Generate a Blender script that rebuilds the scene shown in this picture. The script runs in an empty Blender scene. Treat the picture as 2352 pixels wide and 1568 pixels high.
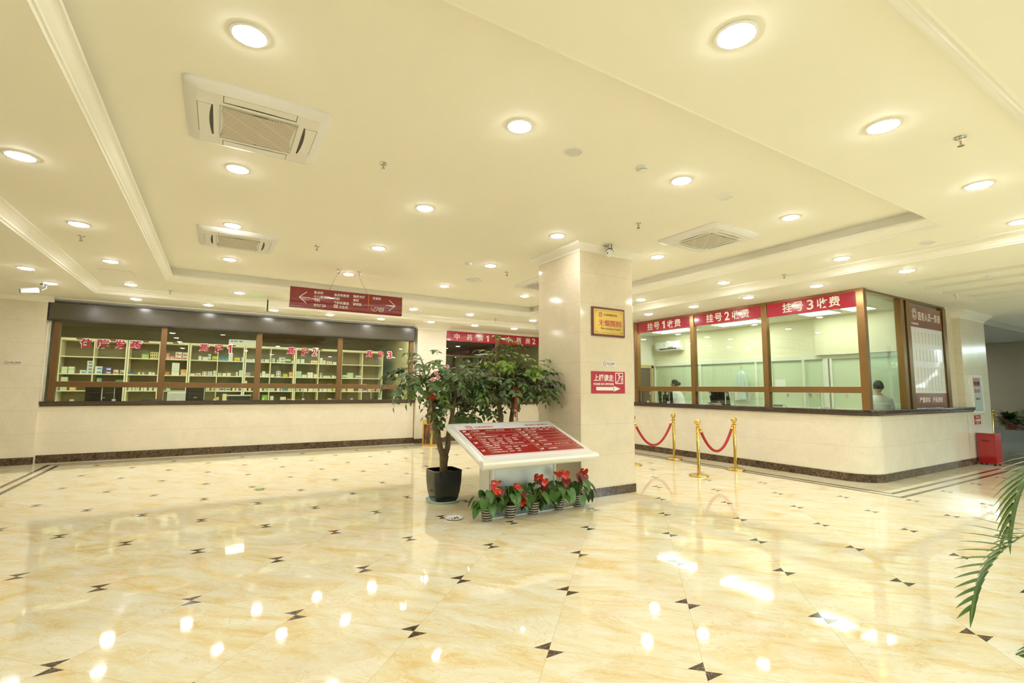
import bpy, bmesh, math, random
from mathutils import Vector, Matrix, Euler
random.seed(7)
PI = math.pi
sc = bpy.context.scene
COL = sc.collection

# ------------------------------------------------------------------ camera
cam_d = bpy.data.cameras.new('camera'); cam = bpy.data.objects.new('camera', cam_d); COL.objects.link(cam)
cam_d.sensor_width = 36.0; cam_d.lens = 36.0 * 1111.64 / 2352.0; cam_d.clip_start = 0.05; cam_d.clip_end = 300
PITCH, ROLL, YAW, EYE = 0.0971, 0.0073, -0.5428, 1.4161
_F = Vector((-math.sin(YAW) * math.cos(PITCH), math.cos(YAW) * math.cos(PITCH), math.sin(PITCH)))
_R = Vector((math.cos(YAW), math.sin(YAW), 0)); _U = _R.cross(_F)
_R2 = math.cos(ROLL) * _R + math.sin(ROLL) * _U; _U2 = -math.sin(ROLL) * _R + math.cos(ROLL) * _U
cam.matrix_world = Matrix(((_R2.x, _U2.x, -_F.x, 0), (_R2.y, _U2.y, -_F.y, 0), (_R2.z, _U2.z, -_F.z, EYE), (0, 0, 0, 1)))
sc.camera = cam

# ------------------------------------------------------------------ world, exposure
w = bpy.data.worlds.new('sky'); sc.world = w; w.use_nodes = True
wb = w.node_tree.nodes['Background']; wb.inputs['Color'].default_value = (0.80, 0.93, 1.0, 1); wb.inputs['Strength'].default_value = 12.0
sc.view_settings.view_transform = 'Standard'; sc.view_settings.look = 'None'; sc.view_settings.gamma = 1.0
sc.view_settings.use_curve_mapping = False; sc.view_settings.exposure = 0.37
try:
    sc.cycles.use_denoising = True; sc.cycles.max_bounces = 10; sc.cycles.diffuse_bounces = 5; sc.cycles.glossy_bounces = 4
    sc.cycles.transparent_max_bounces = 16; sc.cycles.sample_clamp_indirect = 8.0; sc.cycles.caustics_reflective = False; sc.cycles.caustics_refractive = False
except Exception:
    pass
LAMP = (1.0, 0.985, 0.95)      # warm white of the downlights
LAMP_POWER = 84.0
PANEL_POWER = 11.0

def portal(name, loc, rot, sx, sy):
    l = bpy.data.lights.new(name, 'AREA'); l.shape = 'RECTANGLE'; l.size = sx; l.size_y = sy; l.cycles.is_portal = True
    o = bpy.data.objects.new(name, l); COL.objects.link(o); o.location = loc; o.rotation_euler = rot
portal('portal_back', (10, -4.9, 1.5), (-PI / 2, 0, PI), 19.4, 2.9)
portal('portal_right', (20.4, -0.6, 1.5), (PI / 2, 0, PI / 2), 8.6, 2.9)

# ------------------------------------------------------------------ materials
MATS = {}
def _new(name):
    m = bpy.data.materials.new(name); m.use_nodes = True; MATS[name] = m
    return m, m.node_tree.nodes, m.node_tree.links, m.node_tree.nodes['Principled BSDF']
def mat(name, col, rough=.5, metal=0., spec=.5, noise=0., scale=8., coat=0., emit=0., bump=0., bscale=60., dark=.75, detail=4.):
    if name in MATS: return MATS[name]
    m, n, l, b = _new(name)
    c = (*col, 1)
    b.inputs['Base Color'].default_value = c; b.inputs['Roughness'].default_value = rough; b.inputs['Metallic'].default_value = metal
    b.inputs['Specular IOR Level'].default_value = spec; b.inputs['Coat Weight'].default_value = coat; b.inputs['Coat Roughness'].default_value = .04
    tc = None
    if noise or bump:
        tc = n.new('ShaderNodeTexCoord')
    if noise:
        nz = n.new('ShaderNodeTexNoise'); nz.inputs['Scale'].default_value = scale; nz.inputs['Detail'].default_value = detail
        l.new(tc.outputs['Object'], nz.inputs['Vector'])
        r = n.new('ShaderNodeValToRGB'); r.color_ramp.elements[0].position = .5 - noise; r.color_ramp.elements[1].position = .5 + noise
        r.color_ramp.elements[0].color = (col[0] * dark, col[1] * dark, col[2] * dark, 1); r.color_ramp.elements[1].color = c
        l.new(nz.outputs['Fac'], r.inputs['Fac']); l.new(r.outputs['Color'], b.inputs['Base Color'])
    if bump:
        nb = n.new('ShaderNodeTexNoise'); nb.inputs['Scale'].default_value = bscale; l.new(tc.outputs['Object'], nb.inputs['Vector'])
        bp = n.new('ShaderNodeBump'); bp.inputs['Strength'].default_value = bump; bp.inputs['Distance'].default_value = .01
        l.new(nb.outputs['Fac'], bp.inputs['Height']); l.new(bp.outputs['Normal'], b.inputs['Normal'])
    if emit:
        b.inputs['Emission Color'].default_value = c; b.inputs['Emission Strength'].default_value = emit
    return m
def M(name): return MATS[name]

def math_node(n, l, op, a, b=None, c=None):
    k = n.new('ShaderNodeMath'); k.operation = op
    for i, v in enumerate((a, b, c)):
        if v is None: continue
        if isinstance(v, (int, float)): k.inputs[i].default_value = v
        else: l.new(v, k.inputs[i])
    return k.outputs[0]

def mix_rgb(n, l, fac, a, b):
    k = n.new('ShaderNodeMix'); k.data_type = 'RGBA'
    if isinstance(fac, (int, float)): k.inputs['Factor'].default_value = fac
    else: l.new(fac, k.inputs['Factor'])
    for s, v in (('A', a), ('B', b)):
        sock = [i for i in k.inputs if i.name == s and i.type == 'RGBA'][0]
        if isinstance(v, tuple): sock.default_value = (*v, 1)
        else: l.new(v, sock)
    return [o for o in k.outputs if o.type == 'RGBA'][0]

def noise_ramp(n, l, vec, scale, detail, rough, stops, dist=0.):
    nz = n.new('ShaderNodeTexNoise'); nz.inputs['Scale'].default_value = scale; nz.inputs['Detail'].default_value = detail
    nz.inputs['Roughness'].default_value = rough; nz.inputs['Distortion'].default_value = dist; l.new(vec, nz.inputs['Vector'])
    r = n.new('ShaderNodeValToRGB'); e = r.color_ramp.elements
    while len(e) < len(stops): e.new(.5)
    for k, (p, c) in enumerate(stops): e[k].position = p; e[k].color = (*c, 1)
    l.new(nz.outputs['Fac'], r.inputs['Fac']); return r.outputs['Color']

def wall_tile(name, base, vein, seam=(.55, .48, .36), rough=.10, zoff=.13, pitch=.41):
    m, n, l, b = _new(name)
    g = n.new('ShaderNodeNewGeometry'); pos = g.outputs['Position']
    sp = n.new('ShaderNodeSeparateXYZ'); l.new(pos, sp.inputs[0])
    c = noise_ramp(n, l, pos, 2.2, 8, .62, [(.3, tuple(v * .93 for v in base)), (.55, base), (.75, tuple(min(1, v * 1.05) for v in base))], .6)
    veins = noise_ramp(n, l, pos, 3.5, 10, .7, [(.485, (0, 0, 0)), (.5, (1, 1, 1)), (.515, (0, 0, 0))], 2.2)
    vf = math_node(n, l, 'MULTIPLY', veins, .28)
    c = mix_rgb(n, l, vf, c, vein)
    k = math_node(n, l, 'DIVIDE', math_node(n, l, 'SUBTRACT', sp.outputs['Z'], zoff), pitch)
    d = math_node(n, l, 'ABSOLUTE', math_node(n, l, 'SUBTRACT', k, math_node(n, l, 'ROUND', k)))
    s = math_node(n, l, 'LESS_THAN', d, .0045 / pitch)
    c = mix_rgb(n, l, math_node(n, l, 'MULTIPLY', s, .32), c, seam)
    l.new(c, b.inputs['Base Color']); b.inputs['Roughness'].default_value = rough; b.inputs['Specular IOR Level'].default_value = .5
    return m
wall_tile('cream_wall_tile', (.83, .765, .625), (.60, .48, .30), rough=.15)
wall_tile('beige_column_tile', (.80, .71, .55), (.58, .46, .28))

def floor_mat():
    m, n, l, b = _new('polished_floor_tile')
    g = n.new('ShaderNodeNewGeometry'); pos = g.outputs['Position']
    mp = n.new('ShaderNodeMapping'); mp.inputs['Rotation'].default_value = (0, 0, PI / 4); mp.inputs['Location'].default_value = (.4629, -2.76, 0)
    l.new(pos, mp.inputs['Vector'])
    sp = n.new('ShaderNodeSeparateXYZ'); l.new(mp.outputs['Vector'], sp.inputs[0])
    ux = math_node(n, l, 'DIVIDE', sp.outputs['X'], .8); uy = math_node(n, l, 'DIVIDE', sp.outputs['Y'], .8)
    # every slab carries its own cut of the stone
    cell = n.new('ShaderNodeCombineXYZ'); l.new(math_node(n, l, 'FLOOR', ux), cell.inputs[0]); l.new(math_node(n, l, 'FLOOR', uy), cell.inputs[1])
    wn = n.new('ShaderNodeTexWhiteNoise'); wn.noise_dimensions = '3D'; l.new(cell.outputs[0], wn.inputs['Vector'])
    off = n.new('ShaderNodeVectorMath'); off.operation = 'MULTIPLY_ADD'; l.new(wn.outputs['Color'], off.inputs[0]); off.inputs[1].default_value = (7, 7, 7); l.new(mp.outputs['Vector'], off.inputs[2])
    st = n.new('ShaderNodeMapping'); st.inputs['Rotation'].default_value = (0, 0, .9); st.inputs['Scale'].default_value = (1.0, 2.6, 1); l.new(off.outputs[0], st.inputs['Vector'])
    v = st.outputs['Vector']
    c = noise_ramp(n, l, v, 1.7, 7, .58, [(.32, (.76, .57, .27)), (.43, (.80, .69, .42)), (.54, (.82, .755, .55)), (.7, (.86, .82, .68))], 1.3)
    ve = noise_ramp(n, l, v, 1.3, 9, .6, [(.488, (0, 0, 0)), (.5, (1, 1, 1)), (.512, (0, 0, 0))], 2.6)
    c = mix_rgb(n, l, math_node(n, l, 'MULTIPLY', ve, .5), c, (.70, .46, .18))
    vl = noise_ramp(n, l, v, 2.4, 9, .65, [(.49, (0, 0, 0)), (.5, (1, 1, 1)), (.51, (0, 0, 0))], 2.0)
    c = mix_rgb(n, l, math_node(n, l, 'MULTIPLY', vl, .6), c, (.95, .93, .83))
    seam = None
    for u in (ux, uy):
        d = math_node(n, l, 'ABSOLUTE', math_node(n, l, 'SUBTRACT', u, math_node(n, l, 'ROUND', u)))
        s = math_node(n, l, 'LESS_THAN', d, .0013 / .8)
        seam = s if seam is None else math_node(n, l, 'MAXIMUM', seam, s)
    c = mix_rgb(n, l, math_node(n, l, 'MULTIPLY', seam, .55), c, (.42, .33, .18))
    l.new(c, b.inputs['Base Color']); b.inputs['Roughness'].default_value = .045; b.inputs['Specular IOR Level'].default_value = .55
    nb = n.new('ShaderNodeTexNoise'); nb.inputs['Scale'].default_value = 4.0; nb.inputs['Detail'].default_value = 2; l.new(pos, nb.inputs['Vector'])
    bp = n.new('ShaderNodeBump'); bp.inputs['Strength'].default_value = .035; bp.inputs['Distance'].default_value = .02; l.new(nb.outputs['Fac'], bp.inputs['Height']); l.new(bp.outputs['Normal'], b.inputs['Normal'])
    return m
floor_mat()

def emperador():
    m, n, l, b = _new('dark_brown_marble')
    g = n.new('ShaderNodeNewGeometry'); pos = g.outputs['Position']
    c = noise_ramp(n, l, pos, 9, 6, .6, [(.35, (.035, .02, .012)), (.6, (.10, .062, .035))], .5)
    vo = n.new('ShaderNodeTexVoronoi'); vo.feature = 'DISTANCE_TO_EDGE'; vo.inputs['Scale'].default_value = 16
    dn = n.new('ShaderNodeTexNoise'); dn.inputs['Scale'].default_value = 8; dn.inputs['Detail'].default_value = 5; l.new(pos, dn.inputs['Vector'])
    ad = n.new('ShaderNodeVectorMath'); ad.operation = 'MULTIPLY_ADD'; l.new(dn.outputs['Color'], ad.inputs[0]); ad.inputs[1].default_value = (.16, .16, .16); l.new(pos, ad.inputs[2]); l.new(ad.outputs[0], vo.inputs['Vector'])
    v = math_node(n, l, 'LESS_THAN', vo.outputs['Distance'], .035)
    c = mix_rgb(n, l, math_node(n, l, 'MULTIPLY', v, .45), c, (.34, .25, .16))
    l.new(c, b.inputs['Base Color']); b.inputs['Roughness'].default_value = .12
emperador()

def granite(name, a, b_, c_, scale=150, rough=.15):
    m, n, l, b = _new(name)
    g = n.new('ShaderNodeNewGeometry')
    c = noise_ramp(n, l, g.outputs['Position'], scale, 3, .7, [(.35, a), (.5, b_), (.66, c_)])
    l.new(c, b.inputs['Base Color']); b.inputs['Roughness'].default_value = rough
granite('brown_granite', (.010, .007, .006), (.045, .028, .020), (.16, .11, .08), 120, .1)
granite('grey_granite', (.12, .13, .12), (.26, .27, .25), (.42, .42, .39), 110, .12)
granite('speckled_fascia', (.060, .050, .033), (.098, .084, .058), (.18, .16, .115), 260, .22)

def glass(name, tint, refl=1.0):
    m = bpy.data.materials.new(name); m.use_nodes = True; MATS[name] = m; n = m.node_tree.nodes; l = m.node_tree.links; n.clear()
    o = n.new('ShaderNodeOutputMaterial'); mx = n.new('ShaderNodeMixShader'); t = n.new('ShaderNodeBsdfTransparent'); gl = n.new('ShaderNodeBsdfGlossy')
    t.inputs['Color'].default_value = (*tint, 1); gl.inputs['Roughness'].default_value = 0.0; gl.inputs['Color'].default_value = (1, 1, 1, 1)
    lw = n.new('ShaderNodeLayerWeight'); lw.inputs['Blend'].default_value = .5
    p = math_node(n, l, 'POWER', lw.outputs['Facing'], 5.0)
    f = math_node(n, l, 'MULTIPLY_ADD', p, .95 * refl, .045 * refl)
    l.new(f, mx.inputs[0]); l.new(t.outputs[0], mx.inputs[1]); l.new(gl.outputs[0], mx.inputs[2]); l.new(mx.outputs[0], o.inputs[0])
    return m
glass('clear_glass', (.93, .97, .92)); glass('facade_glass', (.97, .99, .98)); glass('pharmacy_glass', (.92, .94, .86), .8)

mat('ivory_ceiling_paint', (.91, .885, .79), .75, noise=.25, scale=1.5, dark=.985)
mat('ivory_moulding', (.91, .89, .81), .55)
mat('soft_white_paint', (.80, .79, .70), .7)
mat('bronze_metal', (.34, .205, .085), .30, .9, noise=.3, scale=3, dark=.85)
mat('copper_metal', (.30, .175, .085), .33, .85, noise=.3, scale=3, dark=.85)
mat('dark_trim', (.035, .030, .026), .35)
mat('grey_rubber', (.09, .085, .08), .5)
mat('sign_red', (.47, .018, .05), .18, coat=.4)
mat('deep_red', (.27, .022, .030), .14, coat=.6)
mat('directory_red', (.36, .022, .024), .12, coat=.6)
mat('brick_red', (.22, .045, .035), .15, coat=.5)
mat('letter_red', (.42, .030, .055), .35)
mat('letter_white', (.88, .86, .80), .45)
mat('pale_print', (.86, .82, .74), .5)
mat('orange_line', (.80, .25, .03), .4)
mat('white_plastic', (.84, .83, .81), .35)
mat('off_white_plastic', (.82, .81, .80), .4)
mat('cool_white', (.80, .82, .83), .35)
mat('poster_white', (.83, .82, .86), .3, coat=.3)
mat('card_edge', (.45, .40, .62), .4); mat('card_paper', (.80, .79, .74), .3, coat=.3)
mat('silver_metal', (.72, .76, .73), .32, .35, noise=.28, scale=2.5, dark=.72)
mat('silver_frame', (.82, .83, .79), .28, .2)
mat('chrome', (.70, .70, .68), .12, 1.0)
mat('brass', (.78, .54, .14), .16, 1.0)
mat('gold_plate', (.74, .50, .13), .22, .55, noise=.3, scale=6, dark=.88)
mat('red_velvet', (.45, .035, .04), .8, bump=.4, bscale=250)
mat('dark_velvet', (.22, .02, .04), .8, bump=.4, bscale=250)
mat('mahogany', (.14, .035, .025), .25)
mat('black_glaze', (.012, .015, .012), .16, coat=.15)
mat('black_plastic', (.012, .012, .012), .3); mat('dark_leather', (.055, .035, .028), .42, bump=.15)
mat('soil', (.06, .03, .018), .95, bump=.6)
mat('bark', (.20, .15, .085), .85, noise=.3, scale=18, dark=.6, bump=.5, bscale=40)
mat('mint_plastic', (.50, .70, .60), .3); mat('white_ceramic', (.86, .84, .80), .2)
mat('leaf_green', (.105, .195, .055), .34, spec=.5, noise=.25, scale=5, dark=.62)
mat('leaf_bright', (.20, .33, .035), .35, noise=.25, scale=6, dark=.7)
mat('anthurium_green', (.085, .20, .035), .25, noise=.25, scale=14, dark=.55)
mat('anthurium_red', (.74, .035, .030), .22, coat=.3); mat('anthurium_maroon', (.20, .030, .030), .3)
mat('stem_green', (.22, .32, .08), .5); mat('spadix_yellow', (.80, .62, .12), .5)
mat('palm_green', (.105, .20, .030), .35, noise=.25, scale=8, dark=.6)
mat('pot_dark', (.045, .028, .024), .2, coat=.5); mat('pot_band', (.62, .58, .54), .3)
mat('terracotta', (.22, .08, .05), .7)
mat('bow_red', (.70, .06, .015), .4); mat('ribbon_red', (.62, .08, .045), .5); mat('blossom_pink', (.78, .35, .42), .5)
mat('bin_red', (.42, .014, .018), .16, coat=.6)
mat('shelf_cream', (.80, .76, .54), .5); mat('shelf_back', (.27, .22, .12), .6)
mat('frosted_glass', (.62, .72, .54), .35, spec=.4); mat('partition_white', (.80, .82, .76), .4)
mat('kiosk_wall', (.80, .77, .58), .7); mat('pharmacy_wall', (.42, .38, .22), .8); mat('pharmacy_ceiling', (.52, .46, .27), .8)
mat('door_wood', (.58, .42, .16), .4); mat('door_dark', (.075, .045, .025), .35)
mat('skin', (.62, .38, .25), .5); mat('hair', (.018, .011, .009), .5); mat('coat_white', (.80, .82, .80), .75); mat('trousers', (.10, .11, .14), .8)
mat('lens_off', (.70, .69, .66), .4)
mat('exit_green', (.03, .75, .16), .4, emit=1.2)
mat('grey_wall', (.40, .35, .27), .5, noise=.3, scale=2, dark=.9); mat('grey_soffit', (.55, .53, .48), .7)
mat('hedge_leaf', (.030, .060, .016), .7, noise=.3, scale=3, dark=.4); mat('paving', (.20, .20, .18), .8)
mat('facade_frame', (.45, .43, .40), .4, .5)
mat('grey_fabric', (.16, .17, .17), .8); mat('paper', (.84, .85, .82), .6); mat('paper_grey', (.55, .57, .55), .6)
mat('blue_cloth', (.58, .70, .66), .7)
def lamp_mat(name, col, strength):
    m, n, l, b = _new(name); b.inputs['Base Color'].default_value = (.9, .9, .88, 1)
    b.inputs['Emission Color'].default_value = (*col, 1); b.inputs['Emission Strength'].default_value = strength
lamp_mat('lamp_lens', LAMP, LAMP_POWER); lamp_mat('led_panel', (.96, 1.0, .86), PANEL_POWER)

def grille_mat(name, light, dark):
    m, n, l, b = _new(name)
    tc = n.new('ShaderNodeTexCoord'); sp = n.new('ShaderNodeSeparateXYZ'); l.new(tc.outputs['Object'], sp.inputs[0])
    s = math_node(n, l, 'ADD', sp.outputs['X'], sp.outputs['Y']); d = math_node(n, l, 'SUBTRACT', sp.outputs['X'], sp.outputs['Y'])
    k = math_node(n, l, 'FRACT', math_node(n, l, 'DIVIDE', s, .017)); bars = math_node(n, l, 'GREATER_THAN', k, .45)
    r = math_node(n, l, 'FRACT', math_node(n, l, 'DIVIDE', math_node(n, l, 'ADD', d, 5.07), .21)); rib = math_node(n, l, 'LESS_THAN', r, .045)
    c = mix_rgb(n, l, math_node(n, l, 'MAXIMUM', bars, rib), dark, light)
    l.new(c, b.inputs['Base Color']); b.inputs['Roughness'].default_value = .5
grille_mat('intake_grille', (.74, .70, .64), (.34, .27, .21))

# ------------------------------------------------------------------ mesh helpers
I4 = Matrix.Identity(4)
WALL = Matrix(((1, 0, 0, 0), (0, 0, -1, 0), (0, 1, 0, 0), (0, 0, 0, 1)))     # text x,y -> local x,z ; faces -y
def T(x, y, z): return Matrix.Translation((x, y, z))
def RX(a): return Matrix.Rotation(a, 4, 'X')
def RY(a): return Matrix.Rotation(a, 4, 'Y')
def RZ(a): return Matrix.Rotation(a, 4, 'Z')
class MB:
    def __init__(s, X=None): s.v = []; s.f = []; s.m = []; s.X = X
    def add(s, vs, fs, m=0, X=None):
        b = len(s.v); X = X or s.X
        s.v += [tuple(X @ Vector(p)) if X else tuple(p) for p in vs]
        for f in fs: s.f.append([b + i for i in f]); s.m.append(m)
        return s
    def box(s, x0, x1, y0, y1, z0, z1, m=0, X=None):
        return s.add([(x0, y0, z0), (x1, y0, z0), (x1, y1, z0), (x0, y1, z0), (x0, y0, z1), (x1, y0, z1), (x1, y1, z1), (x0, y1, z1)],
                     [(3, 2, 1, 0), (4, 5, 6, 7), (0, 1, 5, 4), (1, 2, 6, 5), (2, 3, 7, 6), (3, 0, 4, 7)], m, X)
    def quad(s, a, b, c, d, m=0, X=None): return s.add([a, b, c, d], [(0, 1, 2, 3)], m, X)
    def prism(s, poly, z0, z1, m=0, X=None):
        n = len(poly)
        return s.add([(x, y, z0) for x, y in poly] + [(x, y, z1) for x, y in poly],
                     [tuple(range(n - 1, -1, -1)), tuple(range(n, 2 * n))] + [(i, (i + 1) % n, n + (i + 1) % n, n + i) for i in range(n)], m, X)
    def lathe(s, prof, n=24, m=0, X=None, cap=True):
        vs = []; fs = []
        for r, z in prof:
            for i in range(n): a = 2 * PI * i / n; vs.append((r * math.cos(a), r * math.sin(a), z))
        for k in range(len(prof) - 1):
            for i in range(n): j = (i + 1) % n; fs.append((k * n + i, k * n + j, (k + 1) * n + j, (k + 1) * n + i))
        if cap:
            if prof[0][0] > 1e-5: fs.append(tuple(range(n - 1, -1, -1)))
            if prof[-1][0] > 1e-5: fs.append(tuple((len(prof) - 1) * n + i for i in range(n)))
        return s.add(vs, fs, m, X)
    def tube(s, pts, rad, n=8, m=0, X=None, cap=True):
        pts = [Vector(p) for p in pts]; vs = []; fs = []; N = len(pts)
        a = None
        for k, p in enumerate(pts):
            t = (pts[min(k + 1, N - 1)] - pts[max(k - 1, 0)]).normalized()
            if a is None: a = t.cross(Vector((0, 0, 1)) if abs(t.z) < .9 else Vector((1, 0, 0)))
            else: a = a - t * a.dot(t)
            a.normalize(); b = a.cross(t); r = rad[k] if isinstance(rad, (list, tuple)) else rad
            for i in range(n): q = 2 * PI * i / n; vs.append(tuple(p + r * (math.cos(q) * a + math.sin(q) * b)))
        for k in range(N - 1):
            for i in range(n): j = (i + 1) % n; fs.append((k * n + i, k * n + j, (k + 1) * n + j, (k + 1) * n + i))
        if cap: fs += [tuple(range(n - 1, -1, -1)), tuple((N - 1) * n + i for i in range(n))]
        return s.add(vs, fs, m, X)
    def ball(s, c, r, n=12, m=0, sz=1., X=None):
        prof = [(r * math.sin(PI * k / 8), -r * sz * math.cos(PI * k / 8)) for k in range(9)]; prof[0] = (1e-4, prof[0][1]); prof[-1] = (1e-4, prof[-1][1])
        return s.lathe(prof, n, m, (X or I4) @ T(*c), False)
    def rect_sweep(s, rect, prof, m=0):
        x0, x1, y0, y1 = rect; rings = []
        vs = []; fs = []
        for o, z in prof: vs += [(x0 + o, y0 + o, z), (x1 - o, y0 + o, z), (x1 - o, y1 - o, z), (x0 + o, y1 - o, z)]
        for k in range(len(prof) - 1):
            for i in range(4): j = (i + 1) % 4; fs.append((4 * k + i, 4 * k + j, 4 * k + 4 + j, 4 * k + 4 + i))
        return s.add(vs, fs, m)
    def extrude(s, prof, x0, x1, m=0, X=None):
        n = len(prof); return s.add([(x0, y, z) for y, z in prof] + [(x1, y, z) for y, z in prof],
                                    [(i, (i + 1) % n, n + (i + 1) % n, n + i) for i in range(n)] + [tuple(range(n - 1, -1, -1)), tuple(range(n, 2 * n))], m, X)
    def grid_rects(s, rect, holes, z, m=0, up=False):
        xs = sorted({rect[0], rect[1], *[h[0] for h in holes], *[h[1] for h in holes]}); ys = sorted({rect[2], rect[3], *[h[2] for h in holes], *[h[3] for h in holes]})
        xs = [x for x in xs if rect[0] <= x <= rect[1]]; ys = [y for y in ys if rect[2] <= y <= rect[3]]
        for a, b in zip(xs, xs[1:]):
            for c, d in zip(ys, ys[1:]):
                cx, cy = (a + b) / 2, (c + d) / 2
                if any(h[0] < cx < h[1] and h[2] < cy < h[3] for h in holes): continue
                q = [(a, c, z), (b, c, z), (b, d, z), (a, d, z)]
                s.quad(*(q if up else q[::-1]), m=m)
        return s
    def build(s, name, mats, parent=None, smooth=False, bevel=0, X=None):
        me = bpy.data.meshes.new(name); me.from_pydata(s.v, [], s.f); me.update()
        for k in (mats if isinstance(mats, (list, tuple)) else [mats]): me.materials.append(MATS[k] if isinstance(k, str) else k)
        me.polygons.foreach_set('material_index', s.m)
        bm = bmesh.new(); bm.from_mesh(me); bmesh.ops.recalc_face_normals(bm, faces=bm.faces); bm.to_mesh(me); bm.free()
        if smooth:
            me.polygons.foreach_set('use_smooth', [True] * len(me.polygons))
            try: me.set_sharp_from_angle(angle=math.radians(38))
            except Exception: pass
        o = bpy.data.objects.new(name, me); COL.objects.link(o)
        if parent is not None: o.parent = parent
        if X is not None: o.matrix_local = X
        if bevel:
            b = o.modifiers.new('bevel', 'BEVEL'); b.width = bevel; b.segments = 2; b.limit_method = 'ANGLE'
        return o
def tag(o, label, cat, group=None, kind=None):
    if label: o['label'] = label
    if cat: o['category'] = cat
    if group: o['group'] = group
    if kind: o['kind'] = kind
    return o
def thing(name, label, cat, loc=(0, 0, 0), rz=0., group=None, kind=None):
    o = bpy.data.objects.new(name, None); COL.objects.link(o); o.empty_display_size = .1
    o.location = loc; o.rotation_euler = (0, 0, rz); return tag(o, label, cat, group, kind)
def struct(mb, name, mats, label, cat, parent=None, **k):
    o = mb.build(name, mats, parent, **k); return tag(o, label, cat, None, 'structure')
def dup(root, loc, rz=None, label=None, group=None):
    r = root.copy(); COL.objects.link(r); r.location = loc
    if rz is not None: r.rotation_euler = (0, 0, rz)
    if label: r['label'] = label
    if group: r['group'] = group
    for ch in list(root.children):
        c = ch.copy(); COL.objects.link(c); c.parent = r
        for g in list(ch.children):
            d = g.copy(); COL.objects.link(d); d.parent = c
    return r
def digit_one(b, d):
    P = [(.07, -.30), (.07, .39), (-.03, .39), (-.18, .26), (-.18, .15), (-.05, .23), (-.05, -.30)]; n = len(P); Q = []
    for i in range(n):
        p0, p1, p2 = Vector(P[i - 1]), Vector(P[i]), Vector(P[(i + 1) % n]); e1, e2 = (p1 - p0).normalized(), (p2 - p1).normalized()
        n1, n2 = Vector((e1.y, -e1.x)), Vector((e2.y, -e2.x)); m = n1 + n2; m = m / max(.35, m.length_squared) * 2; Q.append(p1 + m * b)
    vs = [(q.x, q.y, d / 2) for q in Q] + [(q.x, q.y, -d / 2) for q in Q]
    return vs, [(0, 1, 2, 5, 6), (2, 3, 4, 5), (n + 6, n + 5, n + 2, n + 1, n), (n + 5, n + 4, n + 3, n + 2)] + [(i, (i + 1) % n, n + (i + 1) % n, n + i) for i in range(n)]
def text_mesh(s, size=.1, bold=0., depth=.002, spacing=1.0, align='CENTER'):
    if s == '1': return digit_one(bold, depth)
    c = bpy.data.curves.new('t', 'FONT'); c.body = s; c.size = size; c.offset = bold * size; c.extrude = depth / 2; c.align_x = align; c.align_y = 'CENTER'
    c.space_character = spacing; c.resolution_u = 3
    o = bpy.data.objects.new('t', c); COL.objects.link(o); bpy.context.view_layer.update()
    me = bpy.data.meshes.new_from_object(o.evaluated_get(bpy.context.evaluated_depsgraph_get()))
    bpy.data.objects.remove(o); bpy.data.curves.remove(c)
    vs = [tuple(v.co) for v in me.vertices]; fs = [tuple(p.vertices) for p in me.polygons]; bpy.data.meshes.remove(me); return vs, fs
def add_text(mb, s, x, z, h, w=None, m=0, bold=.012, y=0., X=None, spacing=1.0, align='CENTER', flat=False, depth=.002):
    """h = height of a character, w = total width (stretched to fit)"""
    vs, fs = text_mesh(s, 1.0, bold, depth, spacing, align)
    if not vs: return mb
    ref = text_mesh(s, 1.0, 0, depth, spacing, align)[0]
    ys = [v[1] for v in ref]; xs = [v[0] for v in ref]; ky = h / (max(ys) - min(ys)); kx = w / (max(xs) - min(xs)) if w else ky
    cy = (max(ys) + min(ys)) / 2; cx = (max(xs) + min(xs)) / 2 if align == 'CENTER' else min(xs)
    vs = [((vx - cx) * kx, (vy - cy) * ky, vz) for vx, vy, vz in vs]
    mb.add(vs, fs, m, (X or I4) @ (T(x, z, y) if flat else T(x, y, z) @ WALL)); return mb
ORD = ['first', 'second', 'third', 'fourth', 'fifth', 'sixth', 'seventh', 'eighth', 'ninth', 'tenth', 'eleventh', 'twelfth', 'thirteenth', 'fourteenth', 'fifteenth', 'sixteenth', 'seventeenth', 'eighteenth', 'nineteenth', 'twentieth',
       'twenty-first', 'twenty-second', 'twenty-third', 'twenty-fourth', 'twenty-fifth']
# ================================================================== ROOM SHELL
YP, XK, YK = 12.147, 8.627, 3.60
ZT, ZS, ZO = 3.393, 3.17, 3.05
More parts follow.
